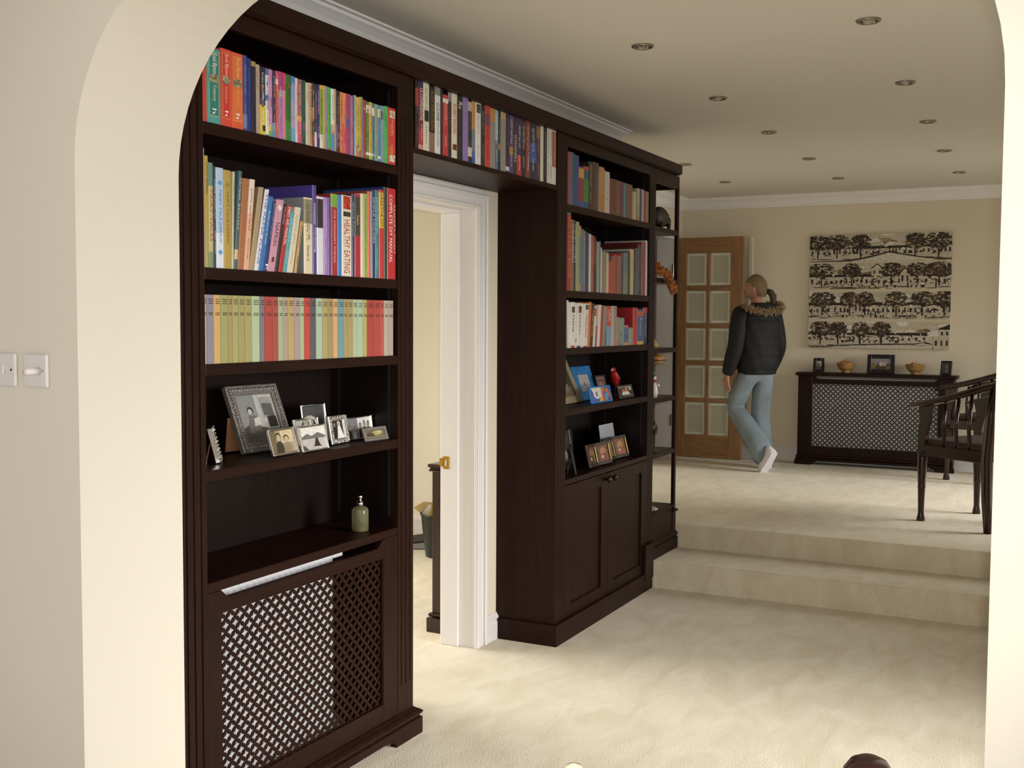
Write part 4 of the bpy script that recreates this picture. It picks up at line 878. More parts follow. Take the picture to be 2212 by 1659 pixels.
def make_book(x0, wd, h, lean, dep, colh, o, z, y0=.006):
    G = .98
    def rgb(h_, g_=1.0, _r=globals()['rgb']):          # covers are a little faded
        c = _r(h_, g_); m_ = .3*c[0]+.55*c[1]+.15*c[2]
        return tuple(m_+(q-m_)*.88 for q in c[:3])+(1,)
    base = rgb(colh, G); cov = rgb(o.get('c', colh), G)
    b = MB(); zs = {0.0, 1.0}
    bands = [(f0, f1, rgb(c, G)) for f0, f1, c in o.get('b', [])]
    for f0, f1, c in bands: zs |= {f0, f1}
    zs = sorted(zs)
    def colat(f):
        for f0, f1, c in bands:
            if f0-1e-6 <= f < f1-1e-6: return c
        return base
    t = min(.0022, wd*.16); r = min(.0035, wd*.3)
    def sh(zf): return lean*zf
    prof = [(0, dep), (0, r), (r*.35, r*.3), (r, 0), (wd-r, 0), (wd-r*.35, r*.3), (wd, r), (wd, dep)]
    inner = [(wd-t, dep), (wd-t, t*1.5), (t, t*1.5), (t, dep)]
    full = prof+inner; n = len(full)
    for f in zs: b.v += [Vector((x+sh(f), y, f*h)) for x, y in full]
    for i in range(len(zs)-1):
        cc = colat(zs[i])
        for k in range(n):
            j = (k+1) % n
            c = cc if 0 < k < 6 else cov
            b.face((i*n+k, i*n+j, (i+1)*n+j, (i+1)*n+k), c)
    def cap(off, c, flip):
        q = [(0, 1, 10, 11), (1, 2, 3, 4, 5, 6, 9, 10), (6, 7, 8, 9)]
        for f in q: b.face([off+i for i in (reversed(f) if flip else f)], c)
    cap(0, cov, True); cap((len(zs)-1)*n, cov, False)
    ob = b.build('book', MT['cloth'] if o.get('cloth') else MT['cover'], None, None, fix=True)
    ob.location = (x0, y0, z+.0004)
    # pages
    pg = MB(); e = .0035 if wd > .014 else .001
    for f in (e/h, 1-e/h): pg.v += [Vector((x+sh(f), y, f*h)) for x, y in ((t, t*1.5), (wd-t, t*1.5), (wd-t, dep-.004), (t, dep-.004))]
    for q in ((3, 2, 1, 0), (4, 5, 6, 7), (0, 1, 5, 4), (1, 2, 6, 5), (2, 3, 7, 6), (3, 0, 4, 7)): pg.face(q)
    pg.build('page_block', MT['page'], ob, fix=False)
    off = -.0004
    def quad(mb, xa, xb, fa, fb, c=None, e=off):
        k = len(mb.v); mb.v += [Vector((xa+sh(fa), e, fa*h)), Vector((xb+sh(fa), e, fa*h)), Vector((xb+sh(fb), e, fb*h)), Vector((xa+sh(fb), e, fb*h))]
        mb.face((k, k+1, k+2, k+3), c)
    # printed panel with a coloured frame, and small picture blocks
    pr = MB(); m = wd*.14
    if 'cloth' not in o and 'panel' not in o and wd > .012 and not o.get('t') and o.get('busy'):
        for _ in range(BR.randint(3, 6)):
            fa = BR.uniform(.03, .85); fb = min(.97, fa+BR.uniform(.02, .14)); xa = wd*BR.uniform(.1, .5); xb = min(wd*.9, xa+wd*BR.uniform(.2, .5))
            pc = rgb(BR.choice(['c84a3a', 'e0b048', '4a8ab8', 'd8d0c0', '7a4a8a', '4a8a4a', 'd070a0', '2a2a3a', 'e08040', '8ab0c0'])); k_ = BR.uniform(.2, .5)
            quad(pr, xa, xb, fa, fb, tuple(base[q]*(1-k_)+pc[q]*k_ for q in range(3))+(1,), off-.00005*_)
    if 'panel' in o:
        pc, f0, f1, lc = o['panel']; q = .0012
        quad(pr, m, wd-m, f0, f1, rgb(lc, G), off); quad(pr, m+q, wd-m-q, f0+q/h*1.2, f1-q/h*1.2, rgb(pc, G), off-.0002)
    def picture(f0, f1, c0):
        nx, nz = 4, 5; c0 = rgb(c0, 1)
        for i in range(nx):
            for j in range(nz):
                g = BR.uniform(.35, 1.25); tint = BR.choice([(1, 1, 1), (1.1, .9, .7), (.8, 1, .75)])
                quad(pr, m+(wd-2*m)*i/nx, m+(wd-2*m)*(i+1)/nx, f0+(f1-f0)*j/nz, f0+(f1-f0)*(j+1)/nz, tuple(min(1, c0[k]*g*tint[k]) for k in range(3))+(1,), off-.0004)
    if 'pic' in o: picture(o['pic'][0], o['pic'][1], 'a89a78')
    for f0, f1, c in o.get('pic2', []): picture(f0, f1, c)
    for f0, f1, c in o.get('dots', []):
        k = len(pr.v); cx, cz, rx = wd/2, (f0+f1)/2*h, min(wd*.32, (f1-f0)*h*.6)
        pr.v += [Vector((cx+sh((f0+f1)/2)+rx*cos(a*pi/4)*(1 if a % 2 == 0 else .7), off, cz+(f1-f0)*h/2*sin(a*pi/4)*(1 if a % 2 == 0 else .7))) for a in range(8)]
        pr.face([k+i for i in range(8)], rgb(c, G))
    if pr.f: pr.build('cover_print', MT['cover'], ob, fix=False)
    # lettering that can be read
    for tx in o.get('t', []):
        s, f1, f0, tc, wf = tx[:5]; xo = tx[5] if len(tx) > 5 else 0
        vs, fs = textmesh(s); tm = MB(); hw = wd*wf
        xc = wd/2+wd*xo
        for a, c in vs:
            f = f1-(f1-f0)*a; tm.v.append(Vector((xc-hw/2+hw*c+sh(f), off-.0006, f*h)))
        for f in fs: tm.face(f)
        tm.build('lettering', ink(tc), ob, fix=False)
    # print too small to read: fine broken strokes
    if 's' in o or o.get('cloth'):
        tm = MB()
        if o.get('cloth'):
            dk = '3a2c20'
            for (fa, fb, rows) in ((.86, .95, 3), (.70, .75, 2)):
                for rr in range(rows):
                    f = fb-(fb-fa)*(rr+.5)/rows; x = wd*BR.uniform(.16, .3)
                    while x < wd*.84:
                        l = wd*BR.uniform(.08, .2); quad(tm, x, min(x+l, wd*.86), f-.006, f+.008, None, off); x += l+wd*.05
            tm.build('lettering', ink(dk), ob, fix=False)
        else:
            for (xa, xb, fa, fb) in ((.28, .64, BR.uniform(.42, .52), BR.uniform(.86, .94)), (.34, .58, BR.uniform(.10, .16), BR.uniform(.32, .38))):
                f = fb; nw = BR.randint(4, 8)
                while f > fa:
                    l = BR.uniform(.010, .022); sh_ = BR.choice((0, 0, .1))
                    if BR.random() < .5: quad(tm, wd*(xa+sh_), wd*xb, f-l*.35, f, None, off); quad(tm, wd*xa, wd*(xa+.12), f-l, f-l*.35, None, off)
                    else: quad(tm, wd*xa, wd*(xb-sh_), f-l*.4, f, None, off); quad(tm, wd*(xb-.12), wd*xb, f-l, f-l*.4, None, off)
                    f -= l+.005; nw -= 1
                    if nw == 0: f -= .016; nw = BR.randint(4, 8)
            tm.build('lettering', ink(o['s']), ob, fix=False)
    return ob
for key, L in BOOKS.items():
    n = len(L); sn = SHELF_NAME[key]
    for i, (x0, wd, h, lean, dep, colh, o) in enumerate(L):
        if key == 'L1' and i > 6: o['busy'] = 1
        ob = make_book(x0, wd, h, lean, dep, colh, o, SHELF_Z[key], o.get('y', .006))
        look = o.get('look') or CN[colh]+' cloth-bound book'
        if o.get('cloth'):
            pos = ORD[i]+' from left' if i < n/2 else (ORD[n-1-i]+' from right' if i < n-1 else 'at the right end')
            if i == 0: pos = 'at the left end'
            lab = look+', '+pos+' on the '+sn
        else: lab = look+' on the '+sn
        tag(ob, lab, 'book', 'books on the '+sn)
# ------------------------------------------------------------------ photographs and frames on the shelves
MT['print'] = attr_mat('photo_print', .3, .15, grain=(80, .2))
MT['pewter'] = mat('antiqued_silver_frame', '857f7a', .5, .6, bump=(120, .4))
MT['fr_black'] = mat('black_lacquer_frame', '18120f', .3)
MT['fr_beige'] = mat('beige_frame', '9d8d72', .55)
MT['fr_brown'] = mat('dark_brown_frame', '2a1a12', .4)
MT['fr_blue'] = mat('blue_painted_frame', '2277b8', .5, var=(14, .25))
MT['card'] = mat('brown_backing_card', '8a6240', .8)
MT['gilt'] = mat('gilt_edge', 'e0c070', .25, .8)
PR = random.Random(5)
def ell(cx, cz, rx, rz, n=12, a0=0): return [(cx+rx*cos(2*pi*k/n+a0), cz+rz*sin(2*pi*k/n+a0)) for k in range(n)]
def photo_mesh(x0, x1, z0, z1, shapes, y=0.0):
    """flat print: background and shapes in fractions of the picture"""
    b = MB(); W, Hh = x1-x0, z1-z0; e = 0
    for sh in shapes:
        c = rgb(sh[0]); pts = sh[1]
        k = len(b.v); b.v += [Vector((x0+W*min(max(px, 0), 1), y-e, z0+Hh*min(max(pz, 0), 1))) for px, pz in pts]
        b.face([k+i for i in range(len(pts))], c); e += .00006
    return b
def rect(a, b_, c, d): return [(a, b_), (c, b_), (c, d), (a, d)]
def person_shape(cx, base, h, body, skin='9a8878', hair='3a3230', w=.16):
    return [(body, [(cx-w, base), (cx+w, base), (cx+w*.8, base+h*.55), (cx+w*.3, base+h*.66), (cx-w*.3, base+h*.66), (cx-w*.8, base+h*.55)]),
            (hair, ell(cx, base+h*.84, w*.62, h*.17)), (skin, ell(cx, base+h*.80, w*.5, h*.14))]
BGF = [rect(0, 0, 1, 1)]
def frame(loc, yaw, lean, w, h, bd, m, shapes, label, d=.012, ornate=0, strut=True, crest=False, group='framed photographs on the shelves', mount=None, side=None):
    t = empty('framed_photo', (loc[0], loc[1], loc[2]+d*sin(lean)+.0005), yaw, label, 'photo frame', group)
    t.rotation_euler = (-lean, 0, yaw)
    b = MB(); e = .0025
    for (a, c, z0, z1) in ((-w/2, -w/2+bd, 0, h), (w/2-bd, w/2, 0, h), (-w/2+bd, w/2-bd, 0, bd), (-w/2+bd, w/2-bd, h-bd, h)): b.bbox(a, c, 0, d, z0, z1, e)
    b.build('frame', MT[m], t)
    MB().box(-w/2+bd*.8, w/2-bd*.8, d*.55, d*.9, bd*.8, h-bd*.8).build('backing', MT['card'], t)
    photo_mesh(-w/2+bd*.9, w/2-bd*.9, bd*.9, h-bd*.9, shapes, d*.5).build('photo', MT['print'], t, fix=False)
    if ornate:
        mo = MB(); per = 2*(w+h); n = int(per/ornate); rr = min(bd*.42, .0075)
        for i in range(n):
            s = per*i/n
            if s < w: p = (-w/2+s, 0)
            elif s < w+h: p = (w/2, s-w)
            elif s < 2*w+h: p = (w/2-(s-w-h), h)
            else: p = (-w/2, h-(s-2*w-h))
            q = (p[0]*(1-bd/w), p[1]*(1-bd/h)+bd*.5)
            mo.blob((q[0], -.001, q[1]), (rr*PR.uniform(.7, 1.3), .004, rr*PR.uniform(.7, 1.3)), 6, 4)
        o = mo.build('moulding', MT['pewter'] if m == 'pewter' else MT['ornate'], t, fix=False); o['kind'] = 'stuff'
    if crest:
        mo = MB()
        for i in range(9):
            a = pi*i/8; mo.blob((w*.22*cos(a), d*.4, h+.006+.022*sin(a)), (.008, .005, .008), 6, 4)
        mo.blob((0, d*.3, h+.012), (.014, .006, .014), 8, 5)
        mo.build('crest', MT['ornate'], t, fix=False)
    if strut:
        hh = h*.55; y1 = d; sx = -w*.30 if ornate == .0115 else 0; y2 = y1+hh*(.28+sin(lean)*.9)
        s = MB(); k = .11 if ornate == .0115 else min(.03, w*.2)
        base = d*sin(lean)
        zb = min(.012, h*.1)
        # brace hinged high on the back and splayed down to the shelf
        yb = y1+hh*.42; zb = yb*math.tan(lean)*.98 if lean else 0.002
        s.v += [Vector(q) for q in ((-k/2, y1+.0005, hh), (k/2, y1+.0005, hh), (k/2, yb, zb), (-k/2, yb, zb), (-k/2, y1+.003, hh+.002), (k/2, y1+.003, hh+.002), (k/2, yb+.003, zb+.001), (-k/2, yb+.003, zb+.001))]
        for q in ((0, 1, 2, 3), (7, 6, 5, 4), (0, 4, 5, 1), (1, 5, 6, 2), (2, 6, 7, 3), (3, 7, 4, 0)): s.face(q)
        
        for v_ in s.v: v_.x += sx
        s.build('strut', MT['card'], t)
    return t
L4 = LS[3]
couple = lambda bg, b1, b2: [(bg, rect(0, 0, 1, 1))]+person_shape(.36, -.15, .98, b1, 'b0a490', '4a4238', .17)+person_shape(.66, -.2, .95, b2, 'b0a490', '5a5044', .17)
# large ornate frame: seated figure in a room with a fireplace
frame((2.915, .142, L4), radians(-3), radians(22), .245, .232, .034, 'pewter',
      [('8a8a88', rect(0, 0, 1, 1)), ('b4b2ae', rect(.5, .3, 1, 1)), ('9a9894', rect(.62, .5, .95, .92)), ('5e5c5a', [(.66, .55), (.92, .5), (.92, .78), (.66, .8)]), ('2a2a2a', rect(.72, .3, .95, .52)), ('4c4a49', [(0, 0), (.8, 0), (.62, .3), (.2, .38), (.05, .3)]),
       ('6d6a66', [(.18, .2), (.5, .2), (.44, .55), (.26, .58)]), ('3a3836', ell(.33, .66, .08, .08)), ('b8b0a4', ell(.32, .64, .055, .06)), ('c8c4bc', [(.34, .34), (.52, .36), (.5, .52), (.38, .5)]), ('57544f', [(.3, .02), (.75, .05), (.68, .22), (.36, .25)])],
      'large ornate pewter frame with grey room scene, leaning back on the left bookcase', d=.02, ornate=.0115)
frame((2.858, .026, L4), radians(2), radians(17), .142, .092, .009, 'metal',
      [('9a8a70', rect(0, 0, 1, 1)), ('6d6048', rect(.0, 0, .25, 1)), ('c4b490', rect(.45, .45, .95, 1))]+person_shape(.34, -.2, 1.1, '3a342c', 'b8a888', '2e2a24', .17)+person_shape(.66, -.22, 1.0, '8c7e68', 'b8a888', '4a4034', .19),
      'polished silver frame with sepia portrait of a couple', d=.012)
frame((3.000, .015, L4), radians(0), radians(14), .146, .090, .007, 'metal',
      [('c8c4be', rect(0, 0, 1, 1)), ('d8d4ce', rect(0, .55, 1, 1)), ('6a6866', [(0, .55), (.25, .72), (.45, .6), (.7, .74), (1, .56), (1, .48), (0, .48)]), ('b4b0aa', rect(0, 0, 1, .48)), ('2a2826', [(.42, .14), (.5, .2), (.58, .5), (.66, .48), (.72, .2), (.78, .12)]), ('4a4846', [(0, 0), (.25, 0), (.12, .18), (0, .25)])],
      'silver frame with crested top and a lake-and-mountain photograph', d=.010, crest=True)
frame((3.222, .075, L4), radians(4), radians(10), .118, .104, .020, 'metal',
      [('2a2927', rect(0, 0, 1, 1)), ('e2dfda', [(.38, 0), (.95, 0), (.78, .45), (.7, .68), (.5, .68), (.46, .4)]), ('d8d2c8', ell(.6, .8, .12, .13)), ('8a7c6c', ell(.59, .78, .07, .08)), ('181716', [(.05, 0), (.38, 0), (.42, .6), (.12, .6)]), ('8a7c6c', ell(.25, .75, .08, .1))],
      'small ornate cast silver frame with wedding portrait', d=.012, ornate=.013)
frame((3.368, .018, L4), radians(-6), radians(20), .132, .052, .012, 'pewter',
      [('6a6048', rect(0, 0, 1, 1)), ('a89468', ell(.6, .6, .25, .3)), ('4a4636', ell(.25, .4, .2, .3)), ('c0b088', ell(.75, .7, .12, .14)), ('7e8058', rect(0, 0, 1, .2))],
      'low dull pewter frame with faded colour photo at the shelf end', d=.010)
frame((3.380, .098, L4), radians(0), radians(8), .165, .086, .006, 'metal',
      [('7c7a78', rect(0, 0, 1, 1)), ('d4d2ce', rect(.45, .5, 1, 1))]+person_shape(.12, -.1, .8, '3a3836', w=.07)+person_shape(.3, -.1, .7, 'b8b4ae', w=.06)+person_shape(.55, -.1, .85, '2e2c2a', w=.07)+person_shape(.72, -.05, .9, '4a4846', w=.07)+person_shape(.88, -.1, .9, '2a2826', w=.08),
      'wide thin silver frame with grey group photograph, behind the wedding portrait')
frame((3.216, .175, L4), radians(0), radians(8), .145, .140, .008, 'metal',
      [('4a4a48', rect(0, 0, 1, 1)), ('767470', rect(0, .0, 1, .25)), ('c8c4bc', ell(.38, .42, .16, .13)), ('8a8680', ell(.4, .25, .2, .2)), ('d6d2ca', ell(.36, .52, .1, .09))],
      'tall slim silver frame at the back with baby portrait', d=.010)
frame((3.118, .135, L4), radians(0), radians(10), .14, .098, .007, 'metal',
      [('a8a49e', rect(0, 0, 1, 1)), ('6a6662', rect(.6, .2, 1, 1))]+person_shape(.4, -.2, 1.1, '8a8680', w=.14)+person_shape(.75, -.2, 1.0, '4a4846', w=.14),
      'silver frame half hidden behind the crested and sepia frames')
frame((2.632, .105, L4), radians(40), radians(14), .10, .112, .010, 'metal', couple('8a8884', '3a3836', '6a6662'), 'silver frame seen edge-on at the left end, turned aside', d=.016, ornate=.013)
frame((2.512, .060, L4), radians(40), radians(14), .085, .095, .012, 'ornate', couple('7a7874', '3a3836', '6a6662'), 'ornate silver frame seen edge-on, outermost at the left end', d=.014, ornate=.014)

# right bookcase, fourth shelf
R4, R5 = RS[3], .8063
frame((5.345, .118, R4), radians(0), radians(25), .30, .255, .038, 'fr_beige',
      [('3a342c', rect(0, 0, 1, 1)), ('6a5e4c', rect(.1, .0, .9, .3)), ('241f1a', ell(.5, .6, .3, .25)), ('8a7a60', ell(.55, .3, .2, .15)), ('5a4436', ell(.3, .4, .12, .2))],
      'large beige frame with dark photograph, tilted back against the pilaster', d=.016)
frame((5.675, .150, R4), radians(0), radians(20), .25, .195, .048, 'fr_blue',
      [('b8b4b4', rect(0, 0, 1, 1)), ('9a9494', rect(0, 0, 1, .4)), ('7c86a0', rect(0, .38, 1, .42)), ('3a3a42', [(.42, .38), (.5, .62), (.54, .38)])],
      'bright blue frame with pale beach photograph', d=.014)
for (fx, w_) in ():
    pass
t = frame((5.512, .012, R4), radians(-2), radians(14), .275, .092, .008, 'fr_blue',
      [('3a5cb0', rect(0, 0, 1, 1)), ('d8d4d0', [(.3, .2), (.58, .3), (.58, 1), (.1, 1), (.14, .8)]), ('e0d8d0', ell(.32, .55, .14, .32)), ('8a7a8a', ell(.33, .55, .06, .2)), ('d8b030', [(.4, 0), (.6, 0), (.6, .3), (.5, .35)]), ('d8452c', [(.58, 0), (.68, 0), (.66, .85), (.6, 1)]), ('e07830', [(.62, .55), (.72, .8), (.7, 1), (.62, 1)]), ('4a9aa8', rect(.7, 0, .86, .55)), ('e05a3a', [(.74, .7), (.84, .95), (.93, .8), (1, .1), (.94, .1), (.86, .55)]), ('3a7a4a', ell(.76, .88, .05, .1)), ('2a3a7a', [(.86, .2), (.92, .3), (.94, .1), (.88, 0)])],
      'long low frame with brightly painted blue and orange picture', d=.010)
frame((5.845, .135, R4), radians(0), radians(14), .135, .135, .009, 'fr_brown',
      [('8a6a5c', rect(0, 0, 1, 1)), ('5a3a30', ell(.4, .7, .2, .18)), ('a8806c', ell(.4, .64, .14, .15)), ('6a4638', ell(.68, .66, .18, .2)), ('a8806c', ell(.66, .6, .12, .14)), ('5a6a4a', rect(.2, 0, .85, .35))],
      'dark framed close-up portrait behind the painted picture', d=.010)
frame((5.895, .018, R4), radians(-2), radians(14), .205, .080, .010, 'fr_black',
      [('1c1a1c', rect(0, 0, 1, 1)), ('b8b4b0', rect(.8, .6, 1, 1)), ('8a8684', rect(0, .85, 1, 1)), ('a0684c', ell(.36, .66, .11, .2)), ('201a18', ell(.36, .82, .12, .1)), ('b0704c', ell(.6, .68, .11, .22)), ('d8d2cc', [(.2, .2), (.82, .2), (.72, .5), (.3, .5)]), ('3a4a50', rect(.3, 0, 1, .18))],
      'black frame with photo of two people in white tops', d=.010)
# red parrot ornament on its perch
t = empty('parrot_ornament', (6.075, .17, R4+.0006), 0, 'small red parrot ornament on a dark perch stand', 'ornament')
b = MB().lathe([(.035, 0), (.035, .008), (.008, .012), (.006, .09), (.0, .092)], n=12); b.tube([(-.03, 0, .085), (.03, 0, .085)], .005, 6); b.build('perch', MT['fr_brown'], t)
red = mat('parrot_red', 'c01f1c', .4); b = MB(); b.tube([(.028, 0, .05), (.016, 0, .078), (.002, 0, .108), (-.012, 0, .132), (-.022, 0, .148)], [.006, .02, .028, .022, .014], 10); b.blob((-.026, 0, .155), (.017, .015, .016)); b.build('body', red, t)
MB().tube([(-.036, 0, .158), (-.048, 0, .154), (-.050, 0, .144)], [.008, .006, .001], 6).build('beak', mat('parrot_beak', 'd8d0c0', .4), t)
for s in (-1, 1):
    MB().tube([(-.004, s*.022, .128), (.012, s*.025, .1), (.03, s*.018, .07), (.042, s*.01, .045)], [.008, .012, .008, .002], 6, flat=.5).build('wing', mat('parrot_wing', '8a1a1a', .45) if s < 0 else bpy.data.materials['parrot_wing'], t)
MB().tube([(.028, 0, .058), (.045, 0, .028), (.055, 0, .008)], [.008, .006, .003], 6, flat=.5).build('tail', red, t)

# right bookcase, fifth shelf: two hinged double frames, a loose print and dark frames
def double_frame(loc, w, h, yaws, cols, label, lean=14):
    t = empty('folding_photo', (loc[0], loc[1], loc[2]+.004), 0, label, 'photo frame', 'hinged double frames'); t.rotation_euler = (-radians(lean), 0, radians(-2))
    for s, yw, (c1, c2, c3) in zip((-1, 1), yaws, cols):
        Mx = Matrix.Rotation(radians(yw), 4, 'Z'); x0, x1 = (-w, 0) if s < 0 else (0, w); bd = .017; d = .012
        b = MB()
        for (a, c, z0, z1) in ((x0, x0+bd, 0, h), (x1-bd, x1, 0, h), (x0+bd, x1-bd, 0, bd), (x0+bd, x1-bd, h-bd, h)): b.bbox(a, c, 0, d, z0, z1, .002, M=Mx)
        f = b.build('leaf', MT['fr_brown'], t)
        p = photo_mesh(x0+bd*.9, x1-bd*.9, bd*.9, h-bd*.9, [(c1, rect(0, 0, 1, 1)), (c2, ell(.5, .6, .26, .24)), (c3, [(.25, 0), (.85, 0), (.7, .5), (.35, .5)]), (c2, ell(.52, .72, .14, .14)), ('d0b090', ell(.4, .3, .1, .1))], d*.5)
        p.v = [Mx @ v for v in p.v]; p.build('photo', MT['print'], f, fix=False)
        MB().bbox(x1-bd, x1-bd*.45, -.0015, .001, bd, h-bd, .0005, M=Mx).build('gilt_edge', MT['gilt'], f)
    return t
double_frame((5.578, .055, R5), .150, .125, (6, -6), (('5a3420', '8a6448', '3a2a20'), ('6a3a24', 'a87848', '7a3828')), 'hinged dark double frame with gilt edges, nearer of two')
double_frame((5.905, .085, R5), .158, .128, (6, -6), (('5a5248', '8a8478', '46403a'), ('7a4628', 'b08450', '96523c')), 'hinged dark double frame with gilt edges, further of two')
t = empty('photo_print', (5.965, .15, R5+.001), 0, 'loose white-bordered seascape print propped behind the double frames', 'photograph'); t.rotation_euler = (-radians(8), 0, 0)
MB().box(-.108, .108, 0, .0012, 0, .195).build('card', mat('print_border', 'c8c8cc', .5), t)
photo_mesh(-.103, .103, .005, .19, [('b4b6bc', rect(0, 0, 1, 1)), ('8c8e94', [(0, 0), (1, 0), (1, .45), (.6, .4), (0, .5)]), ('a8aab0', [(0, .2), (1, .25), (1, .38), (0, .42)]), ('4a4a4c', [(.08, .22), (.3, .38), (.6, .34), (.95, .2), (.6, .14)]), ('2e2e30', [(.3, .0), (.8, .0), (.6, .16), (.35, .14)])], -.0004).build('photo', MT['print'], t, fix=False)
frame((5.36, .14, R5), radians(0), radians(10), .20, .21, .03, 'fr_black', [('20201f', rect(0, 0, 1, 1)), ('4a4a48', [(.4, .1), (.7, .1), (.6, .6), (.5, .6)]), ('6a6458', [(.42, .6), (.5, .95), (.56, .62)]), ('8a8a88', ell(.56, .32, .12, .16))], 'tall black frame with painted pale glint in the corner of the lowest shelf', d=.014)  # stands in for a dark glass ornament; its pale glint is painted as the picture
frame((5.245, .045, R5), radians(25), radians(12), .12, .15, .012, 'fr_black', [('26262a', rect(0, 0, 1, 1)), ('4c5058', rect(.7, .1, .85, .9)), ('3a3a3e', rect(.2, .2, .6, .7))], 'small black frame with painted grey glint beside the pilaster on the lowest shelf', d=.012)  # stands in for a dark rounded object; upright grey glint painted into the print
frame((6.065, .19, R5), radians(-20), radians(8), .125, .155, .018, 'fr_brown', [('2e201a', rect(0, 0, 1, 1)), ('3a2822', ell(.5, .5, .3, .3))], 'plain dark brown frame at the right of the lowest shelf', d=.012)

# ------------------------------------------------------------------ scent bottle on the radiator shelf
t = empty('scent_bottle', (3.345, .082, LS[4]), 0, 'pale yellow scent bottle with silver pump on the radiator shelf', 'bottle')
gl = mat('frosted_scent_glass', 'b9b78e', .2, trans=.8, ior=1.4); 
MB().lathe([(0, .0005), (.028, .0005), (.031, .003), (.031, .075), (.029, .083), (.022, .089), (.012, .092), (.011, .098), (0, .098)], n=24).build('body', gl, t)
MB().lathe([(0, .004), (.0285, .004), (.0285, .021), (0, .021)], n=24).build('liquid', mat('amber_scent', 'cdb45a', .1, trans=.6, ior=1.36), t)
MB().lathe([(.0128, .092), (.0132, .106), (.0105, .108), (.010, .112), (.006, .1125), (.006, .119), (.0095, .1195), (.0095, .130), (.008, .132), (0, .132)], n=16).build('pump', MT['metal'], t)

# ------------------------------------------------------------------ ornaments on the open end shelves
def colmat(n, c, r=.55, **k): return mat(n, c, r, **k)
t = empty('animal_ornament', (6.505, .048, ES[0]+.001), 0, 'dark rounded carved animal ornament on the top open shelf', 'ornament')
dk = colmat('dark_carved_wood', '2a1a12', .5, bump=(60, .4))
b = MB().blob((-.02, 0, .07), (.118, .042, .064), 14, 9); b.blob((.1, 0, .055), (.05, .028, .034), 10, 7, M=Matrix.Identity(4)); b.build('body', dk, t)
MB().tube([(.13, 0, .05), (.16, 0, .04), (.178, 0, .042)], [.018, .01, .004], 8).build('snout', dk, t)
for x in (-.06, .075):
    for y in (-.032, .032): MB().tube([(x, y*.8, .035), (x, y*.8, .012), (x, y*.8, .0005)], [.014, .011, .012], 8).build('leg', dk, t)
for y in (-.018, .018): MB().blob((.082, y, .085), (.008, .008, .013), 8, 5).build('ear', dk, t)
t = empty('garland', (6.462, -.012, ES[1]), 0, 'orange-brown shaggy ornament spilling over the front of the open shelf', 'ornament')
cor = colmat('orange_fibre', 'a0602e', .9, bump=(90, .9), var=(30, .4))
path = [(-.13, .022, .072), (-.10, .018, .052), (-.055, .0, .036), (-.03, -.018, .014), (-.022, -.024, -.018), (.0, -.026, -.048), (.04, -.026, -.066), (.085, -.024, -.058)]
b = MB()
for i in range(len(path)-1):
    for q in range(5):
        f = q/5; p = Vector(path[i]).lerp(Vector(path[i+1]), f)
        for _ in range(5): b.blob(p+Vector((PR.uniform(-.022, .022), PR.uniform(-.014, .008), PR.uniform(-.022, .022))), PR.uniform(.008, .016), 6, 4, jit=.25)
o = b.build('strands', cor, t, fix=False); o['kind'] = 'stuff'
MB().tube(path, [.008, .012, .016, .016, .016, .016, .014, .006], 8).build('core', cor, t)
t = empty('shell_ornament', (6.39, .06, ES[2]+.0008), 0, 'small tan cone shell standing on the middle open shelf', 'ornament')
tan = colmat('tan_shell', 'a8894f', .5, bump=(40, .4))
b = MB().lathe([(0, .0005), (.035, .0005), (.048, .012), (.044, .03), (.026, .05), (.014, .068), (0, .082)], n=16); b.build('shell', tan, t)
MB().tube([(.03, -.03, .0115), (.052, -.02, .014), (.06, .005, .02)], [.008, .01, .004], 8).build('lip', colmat('shell_lip', 'd8c49a', .35), t)
t = empty('gourd_ornament', (6.44, .04, ES[2]-.028), 0, 'tan oval ornament hanging beneath the middle open shelf', 'ornament')
MB().tube([(0, 0, -.0005), (0, 0, -.012)], .003, 6).build('cord', MT['black'], t)
MB().blob((0, 0, -.04), (.085, .05, .03), 16, 9).build('body', colmat('tan_gourd', 'b5803c', .55, var=(18, .25)), t)
MB().lathe([(.084, -.048), (.088, -.044), (.084, -.040)], n=20, M=Matrix.Scale(.6, 4, (0, 1, 0))).build('rim', MT['fr_brown'], t)
t = empty('figurine', (6.40, .05, ES[3]+.0008), 0, 'small white figurine with green cap and red scarf', 'figurine')
wh = colmat('white_glaze', 'd6d2c6', .35)
b = MB().tube([(0, 0, .0), (0, 0, .03), (.004, 0, .07), (.0, 0, .1)], [.028, .034, .028, .018], 12); b.build('body', wh, t)
MB().blob((.004, 0, .122), (.024, .022, .024), 12, 8).build('head', wh, t)
MB().tube([(.002, 0, .134), (-.006, 0, .155), (-.02, 0, .172)], [.024, .016, .004], 10).build('cap', colmat('green_glaze', '3f6a34', .4), t)
MB().lathe([(.022, .094), (.03, .1), (.028, .108), (.02, .11)], n=12).build('scarf', colmat('red_glaze', 'b02a20', .4), t)
for s in (-1, 1):
    MB().tube([(.006, s*.024, .085), (.03, s*.03, .07), (.048, s*.022, .085)], [.009, .008, .006], 8).build('arm', wh, t)
    MB().blob((.022, s*.018, .008), (.026, .014, .0078), 8, 5).build('foot', MT['fr_brown'], t)
MB().tube([(.026, 0, .124), (.046, 0, .13), (.058, 0, .128)], [.008, .006, .004], 8).build('nose', MT['fr_brown'], t)
t = empty('bird_ornament', (6.40, .05, ES[4]+.0008), 0, 'dark carved long-legged bird ornament on the lowest open shelf', 'ornament')
MB().tube([(-.05, 0, .10), (-.03, 0, .14), (.005, 0, .165), (.035, 0, .15), (.045, 0, .11), (.04, 0, .085)], [.006, .018, .028, .026, .014, .004], 10).build('body', dk, t)
